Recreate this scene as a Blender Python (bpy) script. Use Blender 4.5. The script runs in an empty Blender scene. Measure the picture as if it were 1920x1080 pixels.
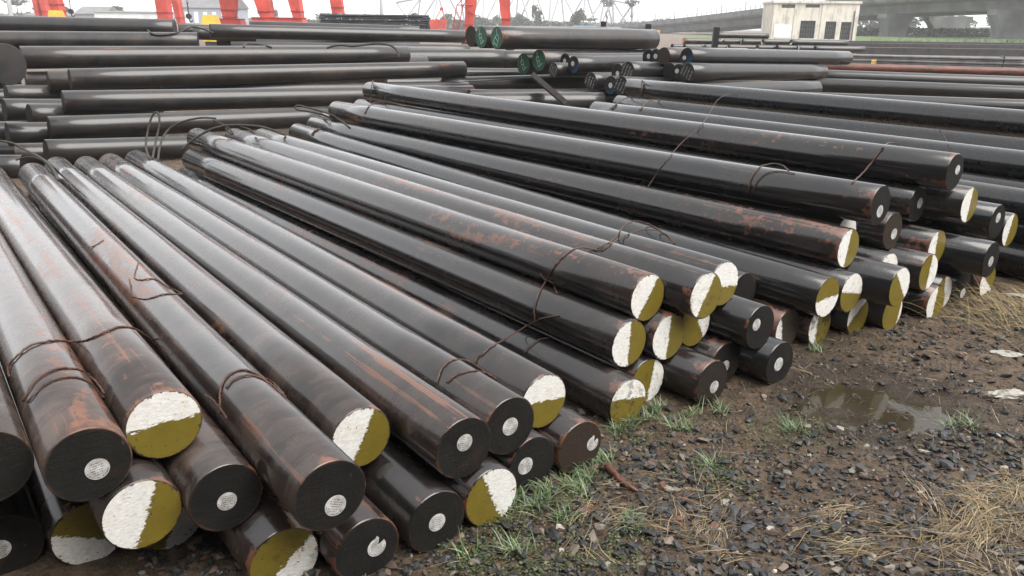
import bpy, bmesh, math, random
import numpy as np
from mathutils import Matrix, Vector

# ---------------------------------------------------------------- camera, sky, sun, exposure
scene = bpy.context.scene
PITCH, ROLL, EYE = math.atan(493 / 1480), math.radians(0.6), 1.84
cam_data = bpy.data.cameras.new('camera')
cam_data.sensor_width = 36.0
cam_data.lens = 36.0 * 1480 / 1920
cam_data.clip_start, cam_data.clip_end = 0.05, 3000
camera = bpy.data.objects.new('camera', cam_data)
scene.collection.objects.link(camera)
camera.matrix_world = (Matrix.Translation((0, 0, EYE)) @ Matrix.Rotation(math.pi / 2 - PITCH, 4, 'X')
                       @ Matrix.Rotation(ROLL, 4, 'Z'))
scene.camera = camera

SUN_ELEV, SUN_AZ = math.radians(52), math.radians(128)      # azimuth clockwise from +Y (away from the camera)
world = bpy.data.worlds.new('World')
scene.world = world
world.use_nodes = True
wn, wl = world.node_tree.nodes, world.node_tree.links
bgn = wn['Background']
sky = wn.new('ShaderNodeTexSky')
sky.sky_type = 'NISHITA'
sky.sun_disc = False
sky.sun_elevation = SUN_ELEV
sky.sun_rotation = SUN_AZ
sky.air_density = 1.0
sky.dust_density = 1.0
sky.ozone_density = 1.0
hs = wn.new('ShaderNodeHueSaturation')          # an even white overcast
hs.inputs['Saturation'].default_value = 0.10
wl.new(sky.outputs[0], hs.inputs['Color'])
cloud = wn.new('ShaderNodeMix')                 # closed cloud cover evens the sky out
cloud.data_type = 'RGBA'
cloud.inputs[0].default_value = 0.72
cloud.inputs[7].default_value = (3.25, 3.3, 3.36, 1)
wl.new(hs.outputs[0], cloud.inputs[6])
wl.new(cloud.outputs[2], bgn.inputs['Color'])
bgn.inputs['Strength'].default_value = 0.15

sun_data = bpy.data.lights.new('sun', 'SUN')
sun_data.energy = 1.5
sun_data.angle = math.radians(50)
sun_data.color = (1.0, 0.955, 0.89)
sun = bpy.data.objects.new('sun', sun_data)
scene.collection.objects.link(sun)
sd = Vector((math.sin(SUN_AZ) * math.cos(SUN_ELEV), math.cos(SUN_AZ) * math.cos(SUN_ELEV), math.sin(SUN_ELEV)))
sun.rotation_euler = (-sd).to_track_quat('-Z', 'Y').to_euler()

vs = scene.view_settings
vs.view_transform, vs.look, vs.exposure, vs.gamma = 'Standard', 'None', 1.7, 1.0
vs.use_curve_mapping = False
scene.cycles.use_denoising = True
scene.cycles.max_bounces = 8
scene.cycles.volume_bounces = 2
scene.cycles.sample_clamp_indirect = 6.0

C = scene.collection
rng = random.Random(11)
nr = np.random.default_rng(5)

# ---------------------------------------------------------------- helpers
def link(name, me, mat=None, parent=None, loc=None, mtx=None):
    o = bpy.data.objects.new(name, me)
    C.objects.link(o)
    if mat is not None and me is not None and not me.materials:
        me.materials.append(mat)
    if parent is not None:
        o.parent = parent
    if mtx is not None:
        o.matrix_local = mtx
    if loc is not None:
        o.location = loc
    return o

def tag(o, label, cat=None, group=None, kind=None):
    o['label'] = label
    if cat: o['category'] = cat
    if group: o['group'] = group
    if kind: o['kind'] = kind
    return o

def empty(name, loc, label, cat, group=None, rz=0.0):
    o = bpy.data.objects.new(name, None)
    o.empty_display_size = 0.2
    C.objects.link(o)
    o.location = loc
    o.rotation_euler = (0, 0, rz)
    return tag(o, label, cat, group)

def mesh(name, v, f, smooth=False):
    me = bpy.data.meshes.new(name)
    me.from_pydata([tuple(map(float, p)) for p in v], [], f)
    if smooth:
        me.polygons.foreach_set('use_smooth', [True] * len(me.polygons))
    me.update()
    return me

class MB:
    """collects boxes, prisms and tubes into one mesh"""
    def __init__(s): s.v, s.f = [], []
    def add(s, v, f):
        n = len(s.v); s.v += [tuple(p) for p in v]; s.f += [tuple(i + n for i in q) for q in f]; return s
    def box(s, x0, x1, y0, y1, z0, z1):
        return s.add([(x0,y0,z0),(x1,y0,z0),(x1,y1,z0),(x0,y1,z0),(x0,y0,z1),(x1,y0,z1),(x1,y1,z1),(x0,y1,z1)],
                     [(0,3,2,1),(4,5,6,7),(0,1,5,4),(1,2,6,5),(2,3,7,6),(3,0,4,7)])
    def hexa(s, b, t):   # four bottom corners, four top corners (same winding, counter-clockwise from above)
        return s.add(list(b) + list(t), [(3,2,1,0),(4,5,6,7),(0,1,5,4),(1,2,6,5),(2,3,7,6),(3,0,4,7)])
    def tube(s, pts, r, n=6, cap=True):
        pts = [Vector(p) for p in pts]
        rr = r if isinstance(r, (list, tuple)) else [r] * len(pts)
        ref = None; base = len(s.v)
        for i, p in enumerate(pts):
            t = (pts[min(i + 1, len(pts) - 1)] - pts[max(i - 1, 0)])
            t = t.normalized() if t.length > 1e-9 else Vector((0, 0, 1))
            if ref is None:
                ref = t.orthogonal().normalized()
            ref = (ref - t * ref.dot(t))
            ref = ref.normalized() if ref.length > 1e-6 else t.orthogonal().normalized()
            b = t.cross(ref)
            for k in range(n):
                a = 2 * math.pi * k / n
                s.v.append(tuple(p + (ref * math.cos(a) + b * math.sin(a)) * rr[i]))
        m = len(pts)
        for i in range(m - 1):
            for k in range(n):
                k2 = (k + 1) % n
                s.f.append((base + i*n + k, base + i*n + k2, base + (i+1)*n + k2, base + (i+1)*n + k))
        if cap:
            s.f.append(tuple(base + k for k in reversed(range(n))))
            s.f.append(tuple(base + (m-1)*n + k for k in range(n)))
        return s
    def mesh(s, name, smooth=False): return mesh(name, s.v, s.f, smooth)
    def build(s, name, mat, parent=None, smooth=False, **k): return link(name, s.mesh(name, smooth), mat, parent, **k)

# value noise on numpy arrays, for terrain
_P = nr.random((64, 64))
def vnoise(x, y):
    xi, yi = np.floor(x).astype(int), np.floor(y).astype(int)
    fx, fy = x - xi, y - yi
    fx, fy = fx*fx*(3-2*fx), fy*fy*(3-2*fy)
    g = lambda a, b: _P[a % 64, b % 64]
    return (g(xi,yi)*(1-fx)*(1-fy)+g(xi+1,yi)*fx*(1-fy)+g(xi,yi+1)*(1-fx)*fy+g(xi+1,yi+1)*fx*fy)
def fbm(x, y, o=4):
    s, a = 0, .5
    for i in range(o):
        s = s + a*(vnoise(x*2**i+7.3*i, y*2**i+3.1*i)-.5); a *= .5
    return s

# ---------------------------------------------------------------- materials
class NT:
    def __init__(s, name):
        s.m = bpy.data.materials.new(name); s.m.use_nodes = True
        s.t = s.m.node_tree; s.p = s.t.nodes['Principled BSDF']
        s.out = s.t.nodes['Material Output']
    def n(s, typ, **kw):
        nd = s.t.nodes.new('ShaderNode' + typ)
        for k, v in kw.items():
            if k.startswith('i_'): nd.inputs[k[2:].replace('_', ' ')].default_value = v
            else: setattr(nd, k, v)
        return nd
    def l(s, a, b): s.t.links.new(a, b); return s
    def put(s, nd, sock, val):
        if isinstance(val, (int, float, tuple, list)): nd.inputs[sock].default_value = val
        else: s.l(val, nd.inputs[sock])
    def math(s, op, a, b=0.0, c=None, clamp=False):
        nd = s.n('Math', operation=op, use_clamp=clamp)
        s.put(nd, 0, a); s.put(nd, 1, b)
        if c is not None: s.put(nd, 2, c)
        return nd.outputs[0]
    def sstep(s, x, a, b):
        nd = s.n('MapRange', interpolation_type='SMOOTHSTEP')
        s.put(nd, 'Value', x); s.put(nd, 'From Min', a); s.put(nd, 'From Max', b)
        return nd.outputs[0]
    def noise(s, vec, scale, detail=4, rough=.55, dist=0.0):
        nd = s.n('TexNoise'); s.l(vec, nd.inputs['Vector'])
        nd.inputs['Scale'].default_value = scale; nd.inputs['Detail'].default_value = detail
        nd.inputs['Roughness'].default_value = rough; nd.inputs['Distortion'].default_value = dist
        return nd.outputs[0]
    def mix(s, f, a, b):
        nd = s.n('Mix', data_type='RGBA')
        s.put(nd, 0, f)
        for i, v in ((6, a), (7, b)):
            if isinstance(v, (tuple, list)): nd.inputs[i].default_value = tuple(v)[:3] + (1,)
            else: s.l(v, nd.inputs[i])
        return nd.outputs[2]
    def attr(s, name):
        return s.n('Attribute', attribute_type='OBJECT', attribute_name=name).outputs['Fac']
    def objco(s, scale=(1,1,1), seed=None):
        co = s.n('TexCoord').outputs['Object']
        mp = s.n('Mapping'); s.l(co, mp.inputs['Vector']); mp.inputs['Scale'].default_value = scale
        if seed is not None:
            cx = s.n('CombineXYZ')
            s.put(cx, 0, s.math('MULTIPLY', seed, 13.7)); s.put(cx, 1, s.math('MULTIPLY', seed, 7.3)); s.put(cx, 2, s.math('MULTIPLY', seed, 3.9))
            s.l(cx.outputs[0], mp.inputs['Location'])
        return mp.outputs[0]
    def bump(s, h, strength, dist):
        nd = s.n('Bump'); s.l(h, nd.inputs['Height'])
        nd.inputs['Strength'].default_value = strength; nd.inputs['Distance'].default_value = dist
        s.l(nd.outputs[0], s.p.inputs['Normal']); return nd
    def set(s, **kw):
        for k, v in kw.items():
            s.put(s.p, k.replace('_', ' '), v if not (isinstance(v, tuple) and len(v) == 3) else v + (1,))
        return s

def simple(name, col, rough=.6, var=.25, scale=6.0, metal=0.0, bump=0.0, ior=1.45, var_scale=(1,1,1)):
    t = NT(name)
    co = t.objco(var_scale)
    n1 = t.noise(co, scale, 5)
    c = t.mix(t.sstep(n1, .3, .7), tuple(x*(1-var) for x in col), tuple(min(1, x*(1+var)) for x in col))
    t.set(Base_Color=c, Roughness=rough, Metallic=metal, IOR=ior)
    if bump: t.bump(t.noise(co, scale*5, 4), bump, .01)
    return t.m

def bar_material():
    t = NT('oiled_black_steel')
    seed, rust, tone, half = t.attr('seed'), t.attr('rust'), t.attr('tone'), t.attr('half')
    raw = t.n('TexCoord').outputs['Object']
    sx = t.n('SeparateXYZ'); t.l(raw, sx.inputs[0])
    co = t.objco((.22, 1.5, 1.5), seed)
    fine = t.objco((1, 1, 1), seed)
    streak = t.objco((9, 1.6, 1.6), seed)
    n1 = t.noise(co, 1.9, 7, .62, .6)
    n2 = t.noise(fine, 16, 6, .65)
    n3 = t.noise(fine, 3.2, 5, .6)
    n4 = t.noise(streak, 2.6, 5, .7)
    dend = t.math('SUBTRACT', half, t.math('ABSOLUTE', sx.outputs[0]))
    endm = t.math('POWER', 2.718, t.math('MULTIPLY', dend, -14.0))
    m = t.math('ADD', t.math('ADD', n1, t.math('MULTIPLY', t.math('SUBTRACT', n2, .5), .34)), t.math('MULTIPLY', endm, .12))
    th = t.math('SUBTRACT', .725, t.math('MULTIPLY', rust, .19))
    mask = t.sstep(m, th, t.math('ADD', th, .05))
    halo = t.math('MULTIPLY', t.sstep(m, t.math('SUBTRACT', th, .15), th), t.math('ADD', .22, t.math('MULTIPLY', tone, .3)))
    black = t.mix(n3, (.0025, .0032, .004), (.009, .0095, .010))
    brown = t.mix(t.sstep(t.math('ADD', t.math('MULTIPLY', n4, .35), t.math('MULTIPLY', n3, .65)), .36, .64), (.012, .009, .008), (.105, .074, .061))
    base = t.mix(tone, black, brown)
    rcol = t.mix(t.sstep(n2, .3, .7), (.050, .019, .011), t.mix(tone, (.135, .052, .028), (.18, .075, .043)))
    col = t.mix(halo, base, (.036, .019, .014))
    col = t.mix(mask, col, rcol)
    scuff = t.sstep(t.noise(t.objco((.5, 16, 16), seed), 2.4, 5, .72), .685, .73)
    col = t.mix(t.math('MULTIPLY', scuff, .35), col, (.085, .07, .06))
    sm = t.math('ADD', t.noise(t.objco((.16, 10, 10), seed), 1.7, 6, .68), t.math('MULTIPLY', t.math('SUBTRACT', n3, .5), .35))
    streaks = t.math('MULTIPLY', t.sstep(sm, t.math('SUBTRACT', .665, t.math('MULTIPLY', rust, .12)), t.math('SUBTRACT', .75, t.math('MULTIPLY', rust, .12))), .85)
    col = t.mix(streaks, col, t.mix(tone, (.105, .044, .025), (.19, .083, .050)))
    mask = t.math('MAXIMUM', mask, streaks)
    rgh = t.math('ADD', t.math('ADD', .13, t.math('MULTIPLY', n2, .15)), t.math('MULTIPLY', mask, .22))
    rgh = t.math('ADD', rgh, t.math('MULTIPLY', t.math('SUBTRACT', n4, .42), t.math('ADD', .08, t.math('MULTIPLY', tone, .20))), clamp=True)
    rgh = t.math('ADD', rgh, t.math('MULTIPLY', t.sstep(n3, .45, .7), .10))
    matte = t.attr('matte')
    rgh = t.math('ADD', rgh, t.math('MULTIPLY', matte, .26))
    t.set(Base_Color=col, Roughness=rgh, IOR=1.45, Coat_Weight=.6, Coat_Roughness=.10, Coat_IOR=1.5)
    hgt = t.math('ADD', t.math('ADD', t.math('MULTIPLY', t.noise(fine, 75, 4, .6), .5), t.math('MULTIPLY', n2, .6)), t.math('MULTIPLY', mask, .15))
    hgt = t.math('ADD', hgt, t.math('MULTIPLY', t.noise(fine, 6.5, 4, .6), 1.3))
    bn = t.bump(hgt, .5, .0042); t.l(t.attr('relief'), bn.inputs['Strength'])
    return t.m

def face_vec(t, seed=True):
    raw = t.n('TexCoord').outputs['Object']
    sx = t.n('SeparateXYZ'); t.l(raw, sx.inputs[0])
    return raw, sx.outputs[1], sx.outputs[2]

def end_black_material():
    t = NT('sawn_steel_end')
    seed, tone, R = t.attr('seed'), t.attr('tone'), t.attr('radius')
    fine = t.objco((1, 1, 1), seed)
    raw, y, z = face_vec(t)
    r = t.math('DIVIDE', t.math('SQRT', t.math('ADD', t.math('MULTIPLY', y, y), t.math('MULTIPLY', z, z))), R)
    n1, n2 = t.noise(fine, 9, 6, .65), t.noise(fine, 60, 4, .7)
    col = t.mix(n1, (.003, .0035, .0035), (.022, .021, .019))
    col = t.mix(tone, col, (.050, .034, .024))
    scr = t.sstep(t.noise(t.objco((1, 9, 2), seed), 6, 5, .7), .66, .74)
    col = t.mix(t.math('MULTIPLY', scr, .5), col, (.11, .11, .10))
    rim = t.sstep(t.math('ADD', r, t.math('MULTIPLY', t.math('SUBTRACT', n1, .5), .22)), .93, 1.0)
    col = t.mix(t.math('MULTIPLY', rim, .8), col, (.11, .05, .03))
    saw = t.noise(t.objco((1, 1.2, 26), seed), 9, 3, .5)
    col = t.mix(t.math('MULTIPLY', t.sstep(saw, .5, .75), .35), col, (.030, .027, .024))
    col = t.mix(t.math('MULTIPLY', t.sstep(t.noise(fine, 5, 4, .6), .58, .72), .55), col, (.045, .024, .015))
    blue = t.math('MULTIPLY', t.attr('blue'), t.sstep(t.math('ADD', t.math('SUBTRACT', t.math('MULTIPLY', y, 3.0), t.math('MULTIPLY', z, 4.0)), t.math('MULTIPLY', t.math('ADD', n1, t.math('SUBTRACT', n2, .5)), 1.6)), .75, 1.45))
    col = t.mix(blue, col, (.010, .042, .085))
    t.set(Base_Color=col, Roughness=.7, IOR=1.25)
    t.bump(t.math('ADD', t.math('ADD', n1, t.math('MULTIPLY', saw, .5)), t.math('MULTIPLY', n2, .8)), .7, .005)
    return t.m

def end_paint_material():
    """half white, half olive paint brushed on a sawn end"""
    t = NT('white_and_olive_paint')
    seed, R, ca, sa, off, dirt, dark = (t.attr(k) for k in ('seed', 'radius', 'split_cos', 'split_sin', 'split_off', 'dirt', 'bare'))
    fine = t.objco((1, 1, 1), seed)
    raw, y, z = face_vec(t)
    yn, zn = t.math('DIVIDE', y, R), t.math('DIVIDE', z, R)
    r = t.math('SQRT', t.math('ADD', t.math('MULTIPLY', yn, yn), t.math('MULTIPLY', zn, zn)))
    n1, n2, n3 = t.noise(fine, 14, 5, .6), t.noise(fine, 55, 5, .65), t.noise(fine, 130, 3, .6)
    d = t.math('SUBTRACT', t.math('ADD', t.math('MULTIPLY', yn, ca), t.math('MULTIPLY', zn, sa)), off)
    d = t.math('ADD', d, t.math('MULTIPLY', t.math('SUBTRACT', n2, .5), .14))
    d = t.math('ADD', d, t.math('MULTIPLY', t.math('SUBTRACT', n1, .5), .26))
    d = t.math('ADD', d, t.math('MULTIPLY', t.math('SUBTRACT', t.noise(t.objco((1, 3.5, 14), seed), 9, 5, .7), .5), .46))
    white = t.sstep(d, -.015, .015)
    brush = t.noise(t.objco((1, 3.5, 14), seed), 16, 4, .6)
    wcol = t.mix(t.sstep(brush, .25, .75), (.60, .59, .55), (.82, .82, .81))
    wcol = t.mix(t.math('MULTIPLY', t.sstep(n1, .52, .72), .45), wcol, (.60, .50, .32))
    ocol = t.mix(n1, (.115, .086, .010), t.mix(n3, (.17, .13, .016), (.22, .165, .026)))
    col = t.mix(white, t.mix(dark, ocol, (.035, .028, .02)), wcol)
    chips = t.sstep(t.math('ADD', t.math('ADD', t.math('MULTIPLY', n2, .6), t.math('MULTIPLY', n1, .4)), t.math('MULTIPLY', t.math('SUBTRACT', n3, .5), .3)), .625, .65)
    edge = t.math('MULTIPLY', t.sstep(t.math('ADD', r, t.math('MULTIPLY', t.math('SUBTRACT', n2, .5), .5)), .95, .985), .9)
    line = t.math('MULTIPLY', t.math('SUBTRACT', 1.0, t.sstep(t.math('ABSOLUTE', t.math('ADD', d, .02)), .0, .035)), t.sstep(n1, .5, .58))
    dn = t.math('MULTIPLY', dirt, t.sstep(t.math('ADD', t.noise(fine, 22, 6, .7), t.math('MULTIPLY', dirt, .16)), .60, .68))
    bad = t.math('MAXIMUM', t.math('MAXIMUM', chips, edge), t.math('MAXIMUM', line, dn))
    thin = t.math('MULTIPLY', t.sstep(t.math('ADD', t.math('MULTIPLY', t.noise(t.objco((1, 2, 7), seed), 11, 6, .7), .7), t.math('MULTIPLY', n3, .3)), .50, .66), t.math('ADD', .22, t.math('MULTIPLY', dirt, .5)))
    col = t.mix(thin, col, t.mix(white, (.05, .04, .012), (.22, .19, .14)))
    col = t.mix(bad, col, (.022, .018, .013))
    t.set(Base_Color=col, Roughness=t.math('ADD', .38, t.math('MULTIPLY', bad, .3)))
    t.bump(t.math('ADD', t.math('MULTIPLY', brush, .8), t.math('SUBTRACT', t.math('MULTIPLY', n2, .5), t.math('MULTIPLY', bad, .7))), .38, .004)
    return t.m

def sticker_material():
    t = NT('printed_paper_label')
    raw, y, z = face_vec(t)
    R = t.attr('radius')
    yn, zn = t.math('DIVIDE', y, R), t.math('DIVIDE', z, R)
    r = t.math('SQRT', t.math('ADD', t.math('MULTIPLY', yn, yn), t.math('MULTIPLY', zn, zn)))
    def vec(a, b):
        c = t.n('CombineXYZ'); t.put(c, 0, a); t.put(c, 1, b); t.put(c, 2, t.attr('seed')); return c.outputs[0]
    rows = t.math('FRACT', t.math('MULTIPLY', zn, 4.4))
    rowid = t.math('FLOOR', t.math('MULTIPLY', zn, 4.4))
    inrow = t.math('MULTIPLY', t.math('GREATER_THAN', rows, .25), t.math('LESS_THAN', rows, .72))
    glyph = t.math('GREATER_THAN', t.noise(vec(t.math('MULTIPLY', yn, 9.0), t.math('MULTIPLY', rowid, 7.7)), 1.6, 2), .49)
    wid = t.math('LESS_THAN', t.math('ABSOLUTE', yn), .62)
    body = t.math('MULTIPLY', t.math('MULTIPLY', inrow, glyph), t.math('MULTIPLY', wid, t.math('LESS_THAN', r, .74)))
    ang = t.math('ARCTAN2', yn, zn)
    ring = t.math('MULTIPLY', t.math('GREATER_THAN', r, .78), t.math('LESS_THAN', r, .92))
    rgl = t.math('GREATER_THAN', t.noise(vec(t.math('MULTIPLY', ang, 9.0), 3.3), 1.5, 1), .5)
    ring = t.math('MULTIPLY', t.math('MULTIPLY', ring, rgl), t.math('GREATER_THAN', t.math('ABSOLUTE', ang), 1.75))
    ink = t.math('MULTIPLY', t.math('MAXIMUM', body, ring), .8)
    pn = t.noise(t.objco((1,1,1), t.attr('seed')), 30, 5)
    paper = t.mix(t.sstep(pn, .35, .65), (.34, .33, .31), (.58, .575, .57))
    t.set(Base_Color=t.mix(ink, paper, (.05, .05, .055)), Roughness=.45)
    return t.m

def stencil_material():
    t = NT('stencilled_black_end')
    raw, y, z = face_vec(t)
    R, seed = t.attr('radius'), t.attr('seed')
    a = math.radians(24)
    yn = t.math('DIVIDE', t.math('ADD', t.math('MULTIPLY', y, math.cos(a)), t.math('MULTIPLY', z, -math.sin(a))), R)
    zn = t.math('DIVIDE', t.math('ADD', t.math('MULTIPLY', y, math.sin(a)), t.math('MULTIPLY', z, math.cos(a))), R)
    def vec(p, q):
        c = t.n('CombineXYZ'); t.put(c, 0, p); t.put(c, 1, q); t.put(c, 2, seed); return c.outputs[0]
    cols = t.math('FRACT', t.math('MULTIPLY', yn, 2.3)); cid = t.math('FLOOR', t.math('MULTIPLY', yn, 2.3))
    inc = t.math('MULTIPLY', t.math('GREATER_THAN', cols, .22), t.math('LESS_THAN', cols, .72))
    gl = t.math('GREATER_THAN', t.noise(vec(t.math('MULTIPLY', yn, 9.0), t.math('MULTIPLY', zn, 6.0)), 1.5, 3), .54)
    lim = t.math('MULTIPLY', t.math('LESS_THAN', t.math('ABSOLUTE', zn), .66), t.math('LESS_THAN', t.math('ABSOLUTE', yn), .8))
    ink = t.math('MULTIPLY', t.math('MULTIPLY', inc, gl), lim)
    fine = t.objco((1,1,1), seed)
    base = t.mix(t.noise(fine, 9, 5), (.008, .008, .008), (.026, .024, .022))
    t.set(Base_Color=t.mix(t.math('MULTIPLY', ink, .55), base, (.5, .5, .48)), Roughness=.7, IOR=1.25)
    return t.m

def stone_material(name='gravel_stone'):
    t = NT(name)
    c = t.n('Attribute', attribute_name='tint').outputs['Color']
    geo = t.n('NewGeometry')
    mp = t.n('Mapping'); t.l(geo.outputs['Position'], mp.inputs['Vector'])
    n1 = t.noise(mp.outputs[0], 70, 5, .65)
    col = t.mix(t.math('MULTIPLY', n1, .55), c, (.02, .018, .016))
    t.set(Base_Color=col, Roughness=t.math('ADD', .32, t.math('MULTIPLY', n1, .35)))
    t.bump(n1, .5, .004)
    return t.m

def blade_material(name, rough=.55, trans=.0):
    t = NT(name)
    c = t.n('Attribute', attribute_name='tint').outputs['Color']
    t.set(Base_Color=c, Roughness=rough)
    return t.m

def ground_material():
    t = NT('wet_mud_ground')
    geo = t.n('NewGeometry'); pos = geo.outputs['Position']
    mp = t.n('Mapping'); t.l(pos, mp.inputs['Vector'])
    v = mp.outputs[0]
    n1, n2, n3 = t.noise(v, .9, 6, .6), t.noise(v, 9, 6, .68), t.noise(v, 60, 5, .7)
    col = t.mix(t.sstep(n2, .3, .7), (.026, .017, .010), (.165, .110, .068))
    col = t.mix(t.math('MULTIPLY', t.sstep(n3, .48, .72), .7), col, (.25, .175, .11))
    col = t.mix(t.math('MULTIPLY', t.sstep(n1, .50, .66), .45), col, (.042, .036, .017))
    col = t.mix(t.math('MULTIPLY', t.sstep(t.noise(v, 30, 4, .6), .62, .7), .5), col, (.02, .017, .015))
    vd = t.n('VectorMath', operation='DISTANCE'); t.l(v, vd.inputs[0]); vd.inputs[1].default_value = (1.93, 3.74, -.02)
    soak = t.math('SUBTRACT', 1.0, t.sstep(t.math('ADD', vd.outputs['Value'], t.math('MULTIPLY', t.math('SUBTRACT', n2, .5), .5)), .38, .75))
    wet = t.math('MAXIMUM', t.sstep(t.noise(v, 2.2, 5, .6), .45, .62), soak)
    col = t.mix(t.math('MULTIPLY', soak, .6), col, (.022, .015, .010))
    t.set(Base_Color=col, Roughness=t.math('SUBTRACT', .75, t.math('MULTIPLY', wet, .35)))
    t.bump(t.math('ADD', t.math('MULTIPLY', n2, .7), n3), 1.0, .035)
    return t.m

M = dict(
    bar=bar_material(), end=end_black_material(), paint=end_paint_material(), sticker=sticker_material(), stencil=stencil_material(),
    stone=stone_material(), straw=blade_material('dry_straw', .6), grass=blade_material('grass_blade', .5), ground=ground_material(),
    wire=simple('rusty_wire', (.075, .034, .022), .55, .45, 40), rope=simple('greasy_wire_rope', (.035, .030, .024), .7, .5, 60),
    green=simple('green_end_paint', (.006, .060, .034), .5, .35, 14), chalk=simple('pale_chalk_paint', (.30, .48, .38), .8, .1),
    red=simple('crane_red_paint', (.44, .055, .038), .6, .25, .9), darkred=simple('crane_dark_red_trim', (.30, .03, .025), .55, .2, 1.5),  # darkred: deeper red for flanges, bogies, ladder and hopper legs
    yellow=simple('yellow_machine_paint', (.60, .36, .035), .6, .2, 2), black=simple('black_steel', (.015, .015, .016), .5, .3, 5),
    concrete=simple('viaduct_concrete', (.135, .138, .134), .85, .3, .35, bump=.2), plaster=None,
    galv=simple('galvanised_steel', (.42, .43, .44), .5, .12, .5, metal=.3), window=simple('dark_window', (.03, .032, .034), .25, .3, 3),
    grille=simple('window_bars', (.10, .10, .095), .6, .2, 4), white=simple('white_painted_panel', (.8, .8, .79), .6, .05, 2),
    tagp=simple('yellow_tag', (.75, .48, .14), .6, .1, 10), ink=simple('dark_ink', (.03, .025, .02), .7, .1),
    leaf=simple('distant_foliage', (.055, .075, .045), .8, .35, .6), trunk=simple('bark', (.09, .075, .06), .9, .2, 3),
    roof=simple('grey_roof', (.16, .16, .165), .8, .15, .5), wallw=simple('pale_wall', (.62, .63, .62), .8, .08, .4),
    flake=simple('bark_flake', (.06, .04, .025), .8, .5, 30), plastic=simple('dirty_white_plastic', (.30, .285, .25), .4, .12, 14),
    blue=simple('blue_truck_paint', (.16, .25, .38), .5, .15, 1), orange=simple('orange_paint', (.55, .22, .06), .5, .15, 3),
)
def plaster_material():
    t = NT('weathered_plaster')
    n1 = t.noise(t.objco((.9, .9, .28)), 2.2, 6, .65); n2 = t.noise(t.objco(), 7, 5, .6)
    col = t.mix(t.sstep(n1, .42, .72), (.62, .59, .51), (.36, .335, .28))
    col = t.mix(t.math('MULTIPLY', t.sstep(n2, .6, .75), .5), col, (.25, .23, .19))
    t.set(Base_Color=col, Roughness=.85); t.bump(n2, .2, .02); return t.m
M['plaster'] = plaster_material()
def rusty_material():
    t = NT('rust_red_pipe')
    n = t.noise(t.objco((.8, 3, 3)), 3, 6, .65)
    t.set(Base_Color=t.mix(t.sstep(n, .35, .65), (.055, .034, .027), (.17, .05, .032)), Roughness=.5); return t.m
M['rusty'] = rusty_material()
def water_material():
    t = NT('puddle_water')
    geo = t.n('NewGeometry'); mp = t.n('Mapping'); t.l(geo.outputs['Position'], mp.inputs['Vector'])
    n = t.noise(mp.outputs[0], 5, 5, .6)
    t.set(Base_Color=t.mix(n, (.022, .018, .011), (.045, .036, .022)), Roughness=.05, IOR=1.33)
    t.bump(t.noise(mp.outputs[0], 14, 3), .04, .01); return t.m
M['water'] = water_material()
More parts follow.
